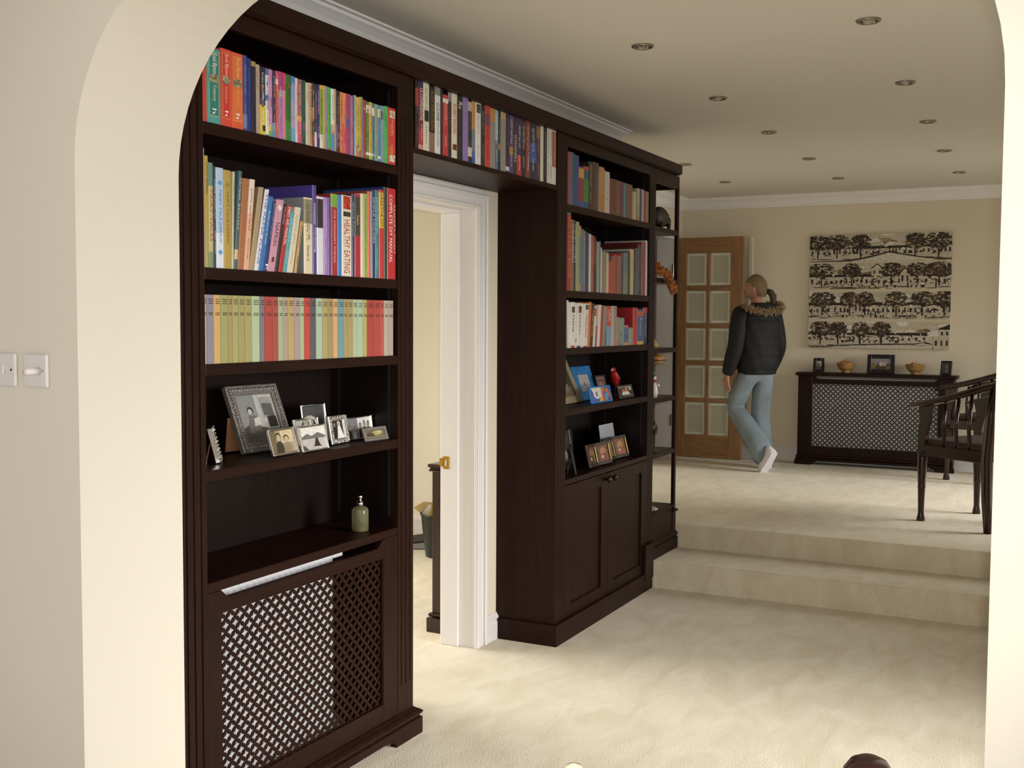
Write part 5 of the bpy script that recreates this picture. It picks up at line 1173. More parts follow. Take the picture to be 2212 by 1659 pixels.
MB().tube([(-.045, 0, .112), (-.062, 0, .135), (-.06, 0, .165), (-.07, 0, .178)], [.01, .008, .011, .004], 8).build('neck', dk, t)
for s in (-1, 1): MB().tube([(.01, s*.012, .14), (.014, s*.012, .07), (.006, s*.012, .008), (-.012, s*.012, .004)], [.007, .005, .005, .004], 6).build('leg', dk, t)
MB().lathe([(0, .0005), (.045, .0005), (.045, .006), (0, .007)], n=16).build('base', dk, t)
t = empty('shell_ornament', (6.385, .06, .4408), 0, 'small grey-white scallop shell on the base of the open shelves', 'ornament')
b = MB()
for k in range(9):
    a = pi*(k/8-.5)*.9; b.tube([(0, 0, .008), (.03*sin(a)*1.3, -.03*cos(a), .016), (.05*sin(a)*1.3, -.055*cos(a), .006)], [.004, .007, .004], 6)
for v_ in b.v: v_.z = max(v_.z, .0006)
b.build('ribs', colmat('grey_shell', 'b4aea4', .5), t); MB().blob((0, .004, .009), (.018, .01, .0085), 8, 5).build('hinge', bpy.data.materials['grey_shell'], t)

# ------------------------------------------------------------------ switches on the arch wall
def plate(y0, y1, lab):
    z0, z1 = 1.4215, 1.5085
    t = empty('light_switch', (XA1, (y0+y1)/2, (z0+z1)/2), 0, lab, 'light switch', 'switches on the arch wall')
    hw, hh = (y1-y0)/2, (z1-z0)/2
    MB().bbox(-.011, -.0005, -hw, hw, -hh, hh, .004).build('plate', MT['plastic'], t)
    return t
t = plate(.0785, .1655, 'white switch plate with dimmer knob, nearer the arch')
MB().lathe([(.0, 0), (.0098, 0), (.0098, .020), (.0090, .022), (.0090, .040), (.007, .043), (0, .043)], M=Matrix.Translation((-.011, -.015, -.001)) @ Matrix.Rotation(-pi/2, 4, 'Y'), n=18).build('knob', MT['plastic'], t)
MB().lathe([(0, 0), (.0035, 0), (.003, .001), (0, .001)], M=Matrix.Translation((-.011, -.030, 0)) @ Matrix.Rotation(-pi/2, 4, 'Y'), n=10).build('screw', MT['metal'], t)
t = plate(.1955, .2825, 'white switch plate with one rocker, further from the arch')
MB().bbox(-.0165, -.011, -.006, .006, -.014, .014, .002, M=Matrix.Rotation(radians(5), 4, 'Y')).build('rocker', MT['plastic'], t)
for y in (-.029, .029): MB().lathe([(0, 0), (.0035, 0), (.003, .001), (0, .001)], M=Matrix.Translation((-.011, y, 0)) @ Matrix.Rotation(-pi/2, 4, 'Y'), n=10).build('screw', mat('screw_dark', '4a4844', .4, .8), t)

# ------------------------------------------------------------------ recessed downlights (switched off)
def downlight(x, y, lab, src=None):
    if src:
        t = copy_tree(src); t.location = (x, y, ZC)
    else:
        t = empty('downlight', (x, y, ZC), 0)
        MB().lathe([(.034, -.0005), (.034, -.006), (.040, -.009), (.046, -.006), (.048, -.0005)], n=24).build('ring', mat('satin_nickel', '9c958a', .3, .9), t)
        MB().lathe([(0, -.0008), (.034, -.0008), (.034, -.0012), (0, -.0012)], n=24).build('recess', mat('lamp_recess', '2c2926', .5), t)
        MB().lathe([(.026, -.0012), (.026, -.0035), (.018, -.0045), (.016, -.0025), (.008, -.0025), (.006, -.0055), (0, -.006)], n=20).build('lamp', mat('halogen_reflector', 'd8d4c4', .12, .8), t)
    return tag(t, lab, 'ceiling light', 'recessed ceiling downlights')
dl = [(4.48, -.575, 'first downlight of the row nearest the bookcases'), (4.48, -1.495, 'first downlight of the right-hand row, nearest the arch'),
      (5.68, -.548, 'second downlight of the row nearest the bookcases'), (5.70, -1.470, 'second downlight of the right-hand row'),
      (6.82, -.530, 'third downlight of the row nearest the bookcases'), (6.85, -1.443, 'third downlight of the right-hand row'),
      (8.03, -.517, 'fourth downlight of the row nearest the bookcases'), (8.04, -1.416, 'fourth downlight of the right-hand row'),
      (9.21, -.497, 'fifth downlight, in line with the bookcases, by the far wall'), (9.23, -1.402, 'fifth downlight of the right-hand row, by the far wall'),
      (7.94, .369, 'nearer of two downlights just beyond the bookcase end'), (9.07, .395, 'further of two downlights beyond the bookcase end, above the door')]
src = None
for x, y, l in dl:
    d = downlight(x, y, l, src); src = src or d

# ------------------------------------------------------------------ study: low cabinet, waste bin, lever-arch file
t = empty('cabinet', (4.815, .515, 0), 0, 'low mahogany cabinet glimpsed through the doorway, beside the jamb', 'cabinet')
def cp(mb, n, m): o = mb.build(n, MT[m], t); o.matrix_parent_inverse = Matrix.Translation((-4.815, -.515, 0)); return o
cp(MB().bbox(4.815, 5.75, .515, .660, .098, .83, .002), 'body', 'mahog')
cp(MB().bbox(4.80, 5.76, .514, .674, .83, .840, .003).bbox(4.806, 5.76, .514, .669, .840, .850, .002).bbox(4.796, 5.76, .514, .679, .850, .868, .005), 'top', 'mahog')
cp(MB().bbox(4.795, 5.77, .514, .684, 0.0005, .075, .003).bbox(4.797, 5.77, .514, .679, .080, .098, .008), 'plinth', 'mahog')
t = empty('waste_bin', (6.41, 1.555, 0), 0, 'dark green waste paper bin on the study floor, half behind the cabinet', 'bin')
gb = mat('dark_green_bin', '1f2724', .35)
MB().lathe([(0, .0005), (.100, .0005), (.104, .01), (.136, .285), (.141, .288), (.141, .297), (.132, .297), (.098, .012), (0, .012)], n=28).build('body', gb, t)
pp = mat('waste_paper_tan', 'c4a878', .8); pw = mat('waste_paper_white', 'e6e2da', .8); py = mat('waste_paper_yellow', 'd8c030', .7)
for i, (m_, q) in enumerate(((pp, ((-.085, .165, .33), (.02, .05, .20), (.05, .02, .345), (-.06, .10, .372))), (pw, ((-.06, .11, .29), (.02, .03, .2), (.06, -.02, .32), (-.04, .07, .352))), (py, ((-.035, .075, .25), (.03, .02, .24), (.03, -.01, .37), (-.03, .05, .368))))):
    b = MB(); b.v += [Vector(v) for v in q]; b.v += [Vector(v)+Vector((.001, -.002, .0015)) for v in q]
    for f in ((0, 1, 2, 3), (7, 6, 5, 4), (0, 4, 5, 1), (1, 5, 6, 2), (2, 6, 7, 3), (3, 7, 4, 0)): b.face(f)
    b.build('paper', m_, t)
t = empty('lever_arch_file', (6.62, 1.90, 0), radians(-63), 'black lever-arch file lying on the study carpet', 'file')
b = MB().bbox(-.16, .16, -.14, .14, .0005, .0035, .001).prism([(-.16, .024), (.157, .068), (.157, .071), (-.16, .027)], -.14, .14, 'y').bbox(.157, .16, -.14, .14, .0037, .0678, .001); b.build('cover', MT['black'], t)
MB().prism([(-.15, .004), (.12, .004), (.12, .052), (-.15, .022)], -.132, .132, 'y').build('papers', mat('file_papers', '9a9a9c', .8), t)

# ------------------------------------------------------------------ turned posts at the very front
t = empty('newel_post', (1.45, -2.025, 0), 0, 'polished dark wooden post with ball finial at the bottom edge', 'post')
MB().lathe([(.03, .0005), (.03, .7), (.022, .72), (.018, .80), (.024, .90), (.016, .955), (.02, .962), (.012, .972)], n=20).build('shaft', MT['mahog'], t)
MB().lathe([(.012, .968), (.02, .974), (.031, .990), (.0345, 1.008), (.032, 1.024), (.023, 1.037), (.012, 1.0425), (0, 1.044)], n=24).build('ball_finial', MT['mahog'], t)
t = empty('newel_post', (1.45, -1.612, 0), 0, 'cream painted post with rounded tip at the bottom edge', 'post')
cpst = mat('cream_gloss', 'efe2c4', .3)
MB().lathe([(.022, .0005), (.022, .85), (.018, .87)], n=16).build('shaft', cpst, t)
MB().lathe([(.016, .865), (.022, .885), (.024, .915), (.020, .940), (.012, .952), (0, .956)], n=20).build('rounded_tip', cpst, t)
# ------------------------------------------------------------------ far wall: radiator cover, bowls, frames, canvas
def at_(o, root):
    o.parent = root; o.matrix_parent_inverse = Matrix.Translation(-root.location); return o
XF0 = 10.10
rc2 = empty('radiator_cover', (XF0, -.67, Z2), 0, 'dark walnut lattice-front radiator cover against the far wall', 'radiator cover')
def fp(mb, n, m='wood', fix=True): return at_(mb.build(n, MT[m], fix=fix), rc2)
fp(MB().bbox(XF0-.018, XW-.001, -1.355, .008, 1.118, 1.146, .005), 'top', 'wood')
for y0, y1 in ((-.141, -.015), (-1.332, -1.209)):
    fp(MB().bbox(XF0-.004, XF0+.02, y0, y1, .40, 1.118, .003), 'pilaster')
fp(MB().bbox(XF0+.02, XW-.001, -.036, -.015, .36, 1.117, .002), 'side_panel'); fp(MB().bbox(XF0+.02, XW-.022, -1.332, -1.311, .36, 1.117, .002), 'side_panel')
fp(MB().bbox(XF0, XF0+.02, -1.2085, -.1415, .36, .478, .002), 'bottom_rail'); 
fp(MB().prism([(-.142, 1.046), (-1.208, 1.046), (-1.208, 1.117), (-1.200, 1.117), (-1.172, 1.092), (-.184, 1.092), (-.156, 1.117), (-.142, 1.117)], XF0, XF0+.02, 'x'), 'top_rail')
fp(grille_mesh(-1.215, -.135, .472, 1.052, .0425, .0174, .0096, .003, lambda u, v, d: Vector((XF0+.010+d, u, v))), 'grille', 'wood', fix=False)
fp(MB().bbox(XF0-.012, XF0+.02, -1.338, -.006, .372, .402, .008).bbox(XF0-.018, XF0+.022, -1.344, .0, .349, .3715, .003), 'plinth')
def foot_y(yo, d): return MB().prism([(yo, Z2+.0005), (yo, .3485), (yo+d*.20, .3485), (yo+d*.185, .340), (yo+d*.165, .336), (yo+d*.155, .326), (yo+d*.15, Z2+.0005)], XF0-.018, XF0+.022, 'x')
fp(foot_y(.006, -1), 'bracket_foot'); fp(foot_y(-1.35, 1), 'bracket_foot')
rd2 = empty('radiator', (10.15, -.67, .42), 0, 'white radiator glimpsed through the far lattice', 'radiator')
at_(MB().bbox(10.138, 10.175, -1.26, -.09, .42, 1.10, .006).build('panel', MT['rad']), rd2)
b = MB()
for k in range(24): b.bbox(10.131, 10.1375, -1.24+k*.0485, -1.215+k*.0485, .44, 1.06, .003)
o = at_(b.build('ribs', MT['rad']), rd2); o['kind'] = 'stuff'
at_(MB().bbox(10.1755, 10.2985, -1.1, -1.06, .6, .66, .002).build('bracket', MT['rad']), rd2); at_(MB().bbox(10.1755, 10.2985, -.3, -.26, .6, .66, .002).build('bracket', MT['rad']), rd2)
ZT = 1.146
fgrp = 'black frames on the far radiator cover'
frame((10.20, -.172, ZT), -pi/2, radians(8), .100, .128, .026, 'fr_black', [('5c5654', rect(0, 0, 1, 1)), ('c8c4c0', rect(.25, .4, 1, 1)), ('8a7468', ell(.4, .55, .22, .22)), ('6a5a70', rect(.2, 0, .7, .4))], 'small black portrait frame at the door end of the far radiator cover', group=fgrp)
frame((10.20, -.712, ZT), -pi/2, radians(8), .235, .170, .036, 'fr_black', [('8a8a90', rect(0, 0, 1, 1)), ('4a4438', rect(0, 0, 1, .55)), ('c8b8a8', ell(.5, .5, .1, .18)), ('b8a0a0', ell(.68, .52, .1, .2)), ('8a7440', [(.05, 0), (.35, .45), (.3, .6), (.05, .5)]), ('7a6438', [(.7, 0), (1, 0), (1, .5), (.8, .35)])], 'wide black frame in the middle of the far radiator cover', group=fgrp)
frame((10.20, -1.250, ZT), -pi/2-radians(14), radians(10), .095, .125, .016, 'fr_black', [('4a4644', rect(0, 0, 1, 1)), ('8a7a70', ell(.55, .6, .15, .2)), ('6a6460', rect(.35, .1, .8, .4))], 'small black frame turned aside at the window end of the far radiator cover', group=fgrp)
bw = mat('turned_bowl_wood', 'a07a48', .4, var=(12, .25, (1, 1, 3)))
pot = [mat('potpourri_'+c, c, .85) for c in ('b87a48', 'c89058', '8a5a34', 'd0a878')]
for y, lb in ((-.412, 'turned wooden bowl of potpourri between door-end frame and wide frame'), (-1.000, 'turned wooden bowl of potpourri between wide frame and window-end frame')):
    t = empty('bowl', (10.20, y, ZT+.0004), 0, lb, 'bowl', 'wooden bowls of potpourri')
    MB().lathe([(0, 0), (.034, 0), (.036, .006), (.030, .012), (.052, .03), (.072, .058), (.080, .086), (.084, .090), (.077, .090), (.066, .058), (.045, .032), (0, .026)], n=28).build('bowl_body', bw, t)
    b = MB()
    for k in range(46):
        a = PR.uniform(0, 2*pi); r = .066*sqrt(PR.random()); b.blob((r*cos(a), r*sin(a), .078+.035*(1-r/.066)*PR.random()+.004), (PR.uniform(.008, .016), PR.uniform(.006, .012), PR.uniform(.004, .012)), 6, 4, jit=.25, M=None)
    b.lathe([(0, .05), (.06, .055), (.071, .072), (0, .09)], n=12)
    o = b.build('potpourri', pot[0 if y > -.6 else 1], t, fix=False); o['kind'] = 'stuff'

# painted canvas: four village panoramas in black, brown and cream
cv = empty('canvas', (10.27, -.662, 1.367), 0, 'black and cream village panorama canvas hanging on the far wall', 'painting')
at_(MB().bbox(10.268, XW-.0005, -1.272, -.056, 1.368, 2.386, .003).build('stretcher', mat('raw_canvas', 'd2c6ac', .8)), cv)
CR = random.Random(3)
def strip(z0, z1, items):
    b = MB(); xs, Wd, Hd = 10.2678, 1.212, z1-z0; e = [0.0]
    def poly(pts, c):
        k = len(b.v); e[0] += .0000022
        b.v += [Vector((xs-e[0], -.058-Wd*min(max(px, 0), 1), z0+Hd*min(max(pz, 0), 1))) for px, pz in pts]
        b.face([k+i for i in range(len(pts))], rgb(c))
    poly(rect(0, 0, 1, 1), 'c4bba8')
    for _ in range(26): x = CR.random(); poly(ell(x, CR.uniform(.5, .8), CR.uniform(.02, .06), CR.uniform(.05, .14), 8), CR.choice(['8a7658', '9c8a6a', '76634a']))
    for _ in range(34):
        x, z = CR.random(), CR.uniform(.35, 1); poly(ell(x, z, CR.uniform(.02, .07), CR.uniform(.04, .1), 7), CR.choice(['dcd6ca', 'bdb29c', 'cac0ac', 'e0dace']))
    for _ in range(40): x = CR.random(); poly(ell(x, CR.uniform(0, .12), CR.uniform(.02, .06), .02, 6), CR.choice(['a89878', 'c6baa0', '7a6a50', '4a3c2e', '5c4c3a']))
    def tree(x, top=.98, w=.075, base=.12):
        w *= 1.3
        poly([(x-.005, base), (x+.005, base), (x+.004, .7), (x-.004, .7)], '241a14')
        for s in (-1, 1): poly([(x, .42), (x+.003, .45), (x+s*.04, .72), (x+s*.036, .72)], '2a2018')
        for _ in range(190):
            a, r = CR.uniform(0, 2*pi), sqrt(CR.random()); cx, cz = x+w*r*cos(a), .72+(top-.70)*r*sin(a)
            poly(ell(cx, cz, CR.uniform(.004, .017), CR.uniform(.012, .05), 5, CR.random()), CR.choice(['1e1814', '2c221a', '3a2e22', '4a3a2a', '241c16', '5a4632', '6a543c', 'b0a084', '2a201a']))
    def house(x0, x1, base, top, gable=0, dark=False):
        poly(rect(x0, base, x1, top), 'c2b8a4' if not dark else '3a2e24')
        if gable: poly([(x0-.008, top), (x1+.008, top), ((x0+x1)/2, top+gable)], '2a2018'); poly([(x0+.006, top), (x1-.006, top), ((x0+x1)/2, top+gable*.78)], 'ccc3b0')
        n = max(1, int((x1-x0)/.03))
        for i in range(n):
            c = x0+(x1-x0)*(i+.5)/n; poly(rect(c-.007, base+(top-base)*.3, c+.007, base+(top-base)*.75), CR.choice(['2c241c', '1e1814', '4a3e30']))
    def terrace(x0, x1, base=.13, top=.46):
        x = x0
        while x < x1:
            w_ = CR.uniform(.035, .09); house(x, min(x+w_, x1), base, top*CR.uniform(.82, 1.0)); x += w_+.003
        poly([(x0, top*.98), (x1, top*.98), (x1, top+.09), (x0, top+.07)], '1f1813')
        for _ in range(int((x1-x0)*190)):
            c = CR.uniform(x0, x1); z = CR.uniform(base, top+.06); poly(rect(c, z, c+CR.uniform(.004, .02), z+CR.uniform(.02, .08)), CR.choice(['1c1612', '2e241c', '1c1612', 'cabda0', 'e2d8c4', '5a4a38', '3a2e24', '2a2019']))
    def people(n, x0=.2, x1=.95, base=.05):
        for _ in range(n):
            c = CR.uniform(x0, x1); poly(rect(c-.004, base, c+.004, base+.12), CR.choice(['1c1612', '2c221c'])); poly(rect(c-.005, base+.10, c+.005, base+.18), CR.choice(['e6e0d4', 'd8d0c0', '2a2018'])); poly(ell(c, base+.21, .004, .025, 6), '3a2a20')
    for it in items: {'tree': tree, 'house': house, 'terrace': terrace, 'people': people, 'poly': poly}[it[0]](*it[1:])
    return at_(b.build('painted_panorama', attr_mat_canvas, fix=False), cv)
attr_mat_canvas = attr_mat('painted_canvas', .7, bump=(350, .3), grain=(45, .3))
bridge = [(0, .02), (.22, .04), (.35, .10), (.48, .24), (.57, .36), (.66, .26), (.8, .14), (1, .06), (1, .02), (.8, .10), (.66, .22), (.57, .31), (.48, .19), (.35, .05), (.22, .0), (0, 0)]
strip(2.144, 2.384, [('terrace', 0, 1, .2, .48), ('house', .16, .24, .15, .62), ('house', .30, .36, .2, .66, .1), ('house', .79, .86, .22, .5), ('house', .94, 1, .2, .55), ('tree', .06), ('tree', .20), ('tree', .37, .98, .055), ('tree', .75, .99, .06), ('tree', .91, 1.0, .07), ('people', 14, .3, .8, .28), ('poly', [(.3, 0), (.45, .14), (.57, .31), (.7, .18), (.9, .02)], 'd2caba'), ('poly', bridge[:8]+bridge[8:], '1e1712')])
strip(1.897, 2.130, [('terrace', 0, 1, .12, .48), ('house', .45, .53, .5, .78, .2), ('house', .65, .72, .15, .62, .18), ('tree', .09), ('tree', .31, .97, .05), ('tree', .59, .97, .055), ('tree', .77, .96, .055), ('tree', .92, .98, .07), ('people', 16, .35, .9)])
strip(1.631, 1.873, [('terrace', 0, 1, .14, .52), ('house', .22, .28, .14, .5), ('house', .33, .39, .14, .62), ('tree', .10, .99, .075), ('tree', .30, .98, .05), ('tree', .41, .99, .05), ('tree', .63, .98, .055), ('tree', .81, .98, .06), ('tree', .96, 1.0, .06), ('people', 18, .15, .9)])
strip(1.371, 1.606, [('terrace', 0, .85, .24, .5), ('house', .22, .28, .22, .62, .14), ('tree', .09, .99, .06), ('tree', .22, .97, .05), ('tree', .38, .98, .045), ('tree', .53, .98, .05), ('people', 14, .25, .7, .2), ('poly', [(.08, .02), (.2, .10), (.5, .17), (.76, .19), (.84, .25), (.9, .14), (.86, .22), (.82, .22), (.76, .15), (.5, .13), (.25, .08)], '1a1410'), ('poly', [(.1, 0), (.5, .12), (.88, .1), (.88, 0)], 'cbc2b0'), ('house', .89, 1, .0, .42), ('house', .93, 1, .42, .72), ('poly', [(.91, .72), (1, .72), (1, .92)], '1f1813')])

# ------------------------------------------------------------------ horseshoe armchairs
up_ = mat('brown_seat_fabric', '4c3d36', .85, bump=(200, .2))
def make_chair(label):
    t = empty('armchair', (0, 0, 0), 0, label, 'chair', 'dark horseshoe armchairs')
    W_, Dp = .275, .24
    tp = [(.0, .0005), (.026, .0005), (.027, .012), (.020, .045), (.0185, .06), (.021, .15), (.0235, .215), (.026, .222), (.0225, .228), (.026, .234), (.0225, .240), (.026, .246), (.0225, .252), (.026, .260), (.025, .275), (.029, .33), (.031, .40), (.031, .455)]
    for s in (-1, 1):
        MB().lathe(tp+[(0, .455)], s*W_, Dp, 0, 16).build('leg', MT['mahog'], t)
        # rear leg runs up to carry the rail
        MB().tube([(s*W_, -Dp-.03, .0005), (s*W_, -Dp-.01, .2), (s*W_, -Dp, .45), (s*W_*1.0, -Dp-.02, .7), (s*W_*.97, -Dp-.05, .905)], [.030, .032, .034, .032, .030], 4).build('leg', MT['mahog'], t)
        # curved bracket from the front leg up to the arm
        MB().prism([(Dp+.028, .455), (Dp+.03, .56), (Dp+.012, .66), (Dp+.03, .752), (Dp-.075, .765), (Dp-.058, .66), (Dp-.03, .56), (Dp-.025, .455)], s*W_-.014, s*W_+.014, 'x').build('arm_support', MT['mahog'], t)
        for k, y in enumerate((.075, -.02, -.115)):
            MB().tube([(s*W_, y, .50), (s*(W_+.012), y, .64), (s*W_, y-.01, .775+.035*k)], [.011, .013, .011], 8).build('spindle', MT['mahog'], t)
    MB().bbox(-W_+.02, W_-.02, Dp-.018, Dp+.014, .43, .50, .004).build('front_rail', MT['mahog'], t)
    MB().bbox(-W_+.02, W_-.02, -Dp-.014, -Dp+.018, .43, .50, .004).build('rear_rail', MT['mahog'], t)
    for s in (-1, 1): MB().bbox(s*W_-.014, s*W_+.014, -Dp+.02, Dp-.02, .425, .50, .004).build('side_rail', MT['mahog'], t)
    MB().bbox(-W_+.016, W_-.016, -Dp+.02, Dp+.018, .501, .535, .014).build('seat', up_, t)
    # horseshoe rail, flattened section, scrolled front ends
    pts = []; 
    half = [(.285, .345, .735), (.288, .30, .752), (.288, .20, .772), (.290, .08, .800), (.288, -.06, .840), (.275, -.20, .885), (.235, -.30, .915), (.13, -.355, .935), (0, -.372, .942)]
    pts = half+[(-x, y, z) for x, y, z in reversed(half[:-1])]
    rr = [.020, .034, .040, .042, .042, .043, .045, .047, .048]; rr = rr+list(reversed(rr[:-1]))
    MB().tube(pts, rr, 10, flat=.55).build('arm_rail', MT['mahog'], t)
    for x in (-.10, -.05, 0, .05, .10):
        MB().bbox(x-.012, x+.012, -.006, .006, 0, .43, .003, M=Matrix.Translation((0, -Dp-.02, .502)) @ Matrix.Rotation(radians(14.0), 4, 'X')).build('back_slat', MT['mahog'], t)
    return t
ch = make_chair('dark polished horseshoe armchair in front, cut by the arch edge')
ch.location = (7.678, -1.731, Z2); ch.rotation_euler.z = radians(-33.2)
c2 = copy_tree(ch); c2.location = (9.83, -1.66, Z2); c2.rotation_euler.z = radians(-23.6); c2['label'] = 'dark horseshoe armchair further back, beside the far radiator cover'
# ------------------------------------------------------------------ person walking towards the far door
def skin(name, V, E_, R, root, m, parent=None, sub=2, ys=1.0, smooth=True):
    """grow one continuous surface over a skeleton; ys flattens front-to-back"""
    me = bpy.data.meshes.new(name+'_skel'); me.from_pydata([(x, y/ys, z) for x, y, z in V], E_, []); me.update()
    o = bpy.data.objects.new(name+'_skel', me); COL.objects.link(o)
    md = o.modifiers.new('Skin', 'SKIN'); md.use_smooth_shade = True; md.branch_smoothing = .4
    sk = me.skin_vertices[0].data
    for i, r in enumerate(R):
        sk[i].radius = (r, r) if not isinstance(r, tuple) else r; sk[i].use_root = (i == root)
    sd = o.modifiers.new('Sub', 'SUBSURF'); sd.levels = sub; sd.render_levels = sub
    dg = bpy.context.evaluated_depsgraph_get(); dg.update()
    m2 = bpy.data.meshes.new_from_object(o.evaluated_get(dg)); bpy.data.objects.remove(o); bpy.data.meshes.remove(me)
    for v in m2.vertices: v.co.y *= ys
    m2.materials.clear(); m2.materials.append(m); m2.name = name
    for p in m2.polygons: p.use_smooth = True
    r = bpy.data.objects.new(name, m2); COL.objects.link(r)
    if parent is not None: r.parent = parent
    return r
sk_m = mat('skin', 'a87a62', .55); hair_m = mat('blonde_hair', '776040', .5, var=(60, .4, (6, 6, .6)), bump=(90, .6, (6, 6, .5)))
jk_m = mat('black_padded_jacket', '0c0a0e', .75, bump=(20, .5, (1, 1, 3))); jn_m = mat('faded_blue_denim', '7a868d', .85, var=(7, .16), bump=(14, .5, (1, 1, 1.6)))
fur_m = mat('fawn_fur', '9c8763', .95, var=(50, .45), bump=(200, .8)); shoe_m = mat('white_trainer', 'd9d6da', .5); dark_m = mat('shoe_grey', '6a6a70', .6)
# local frame: +y forward, +x to her right, z up
body_V = [(0, 0, .93), (0, -.01, 1.10), (0, -.02, 1.28), (0, -.01, 1.40), (0, .005, 1.47), (0, .02, 1.535)]   # pelvis .. skull base
body_R = [.105, .095, .105, .075, .048, .055]
body_E = [(i, i+1) for i in range(5)]
def chain(V, E_, R, start, pts, rad):
    p = start
    for q, r in zip(pts, rad): V.append(q); R.append(r); E_.append((p, len(V)-1)); p = len(V)-1
    return p
shL, elL, wrL = (-.175, .0, 1.385), (-.235, -.02, 1.085), (-.268, .055, .845)
shR, elR, wrR = (.175, .0, 1.385), (.225, -.03, 1.09), (.235, .10, .86)
for s, (sh, el, wr) in ((-1, (shL, elL, wrL)), (1, (shR, elR, wrR))):
    end = chain(body_V, body_E, body_R, 3, [(s*.10, -.005, 1.405), sh, tuple((a+b_)/2 for a, b_ in zip(sh, el)), el, tuple((a+b_)/2 for a, b_ in zip(el, wr)), wr], [.055, .05, .043, .036, .034, .024])
    w_ = Vector(wr); d = Vector((s*-.02, .10, -1)).normalized(); sd_ = Vector((0, 1, .1)).normalized()
    palm = end
    pv = w_+d*.055; chain(body_V, body_E, body_R, palm, [tuple(pv)], [(.020, .030)]); pi_ = len(body_V)-1
    for k, (off, ln) in enumerate(((.027, .072), (.009, .082), (-.009, .076), (-.026, .060))):
        base = w_+d*.088+sd_*off
        inn = Vector((-s, 0, 0))
        chain(body_V, body_E, body_R, pi_, [tuple(base), tuple(base+d*ln*.5+inn*.008), tuple(base+d*ln*.95+inn*.026)], [.0095, .0085, .0065])
    tb = w_+d*.035+sd_*.030
    chain(body_V, body_E, body_R, palm, [tuple(tb), tuple(tb+d*.035+sd_*.022), tuple(tb+d*.062+sd_*.024)], [.011, .010, .008])
hipL, knL, anL = (-.090, .0, .90), (-.105, .165, .525), (-.085, -.265, .165)
hipR, knR, anR = (.090, .0, .90), (.095, .05, .48), (.088, -.015, .085)
for hp, kn, an in ((hipL, knL, anL), (hipR, knR, anR)):
    chain(body_V, body_E, body_R, 0, [hp, kn, an], [.085, .052, .038])
O_ = Vector((9.60, .245, Z2)); RZ = radians(52-90)
pe = skin('person', body_V, body_E, body_R, 0, sk_m, None, 2)
pe.location = O_; pe.rotation_euler.z = RZ; pe.scale = (.985, .985, .985)
tag(pe, 'person in black fur-hooded jacket and faded jeans walking to the oak door', 'person')
# head turned to her left, built as its own shaped mesh
hd = MB(); N_, M_ = 20, 14; rows_ = []
for i in range(M_+1):
    th = pi*i/M_; z = cos(th); 
    for k in range(N_):
        a = 2*pi*k/N_; x, y = sin(th)*cos(a), sin(th)*sin(a)
        wx_ = .076; wy_ = .094; 
        zz = z*.118; 
        if z < 0: wx_ *= 1-.28*(-z)**1.5; y = y*(1-.25*(-z)**2)+.12*(-z)
        X, Y = x*wx_, y*wy_
        if Y > .05 and abs(x) < .3 and -.35 < z < .12: Y += .024*(1-abs(x)/.3)*(1-abs(z+.14)/.26 if abs(z+.14) < .26 else 0)   # nose
        if Y > .05 and .02 < z < .2 and .22 < abs(x) < .6: Y -= .007      # eye sockets
        if Y > .05 and abs(x) < .35 and -.62 < z < -.45: Y += .006        # lips
        hd.v.append(Vector((X, Y, zz)))
for i in range(M_):
    for k in range(N_):
        j = (k+1) % N_; hd.sm.add(len(hd.f)); hd.face((i*N_+k, (i+1)*N_+k, (i+1)*N_+j, i*N_+j))
hM = Matrix.Translation((0, .025, 1.60)) @ Matrix.Rotation(radians(38), 4, 'Z') @ Matrix.Rotation(radians(-6), 4, 'X')
hd.v = [hM @ v for v in hd.v]
head = hd.build('head', sk_m, pe)
for s in (-1, 1):
    MB().blob((s*.029, .082, .012), (.012, .008, .008), 10, 6, M=hM).build('eye', mat('eye_white', 'e8e4de', .2), head)
    MB().blob((s*.029, .0885, .012), (.0055, .003, .0055), 8, 5, M=hM).build('iris', mat('iris_brown', '3a2a1c', .2), head)
    MB().tube([(s*.016, .094, .030), (s*.03, .092, .036), (s*.045, .082, .030)], .004, 6).__class__
    MB().blob((s*.077, -.004, -.008), (.009, .018, .030), 8, 6, M=hM).build('ear', sk_m, head)
b = MB().tube([hM @ Vector(q) for q in ((-.024, .088, -.061), (0, .097, -.058), (.024, .088, -.061))], [.003, .006, .003], 6); b.build('mouth', mat('lips', '9a5048', .45), head)
# hair: cap pulled back into a ponytail
hr = MB(); 
for i in range(11):
    th = pi*.72*i/10
    for k in range(22):
        a = 2*pi*k/22; x, y, z = sin(th)*cos(a), sin(th)*sin(a), cos(th)
        cut = 1.0
        if y > .25: # hairline over the forehead
            z = max(z, .42+.2*(y-.25))
        elif abs(x) > .55 and y > -.3: z = max(z, -.02-.5*(.25-y)) 
        hr.v.append(hM @ Vector((x*.0835, y*.100-.006, z*.126+.003)))
for i in range(10):
    for k in range(22):
        j = (k+1) % 22; hr.sm.add(len(hr.f)); hr.face((i*22+k, (i+1)*22+k, (i+1)*22+j, i*22+j))
ho = hr.build('hair', hair_m, pe)
MB().lathe([(.018, -.008), (.026, -.006), (.028, 0), (.026, .006), (.018, .008)], n=14, M=hM @ Matrix.Translation((.012, -.108, -.035)) @ Matrix.Rotation(radians(70), 4, 'X')).build('hair_tie', MT['black'], ho)
MB().tube([hM @ Vector(q) for q in ((.010, -.095, -.03), (.015, -.125, -.045), (.018, -.145, -.085), (.014, -.142, -.14), (.010, -.125, -.18))], [.022, .03, .032, .024, .008], 12).build('ponytail', mat('dark_blonde_tail', '4a3a26', .5, bump=(90, .6, (6, 6, .5))), ho)
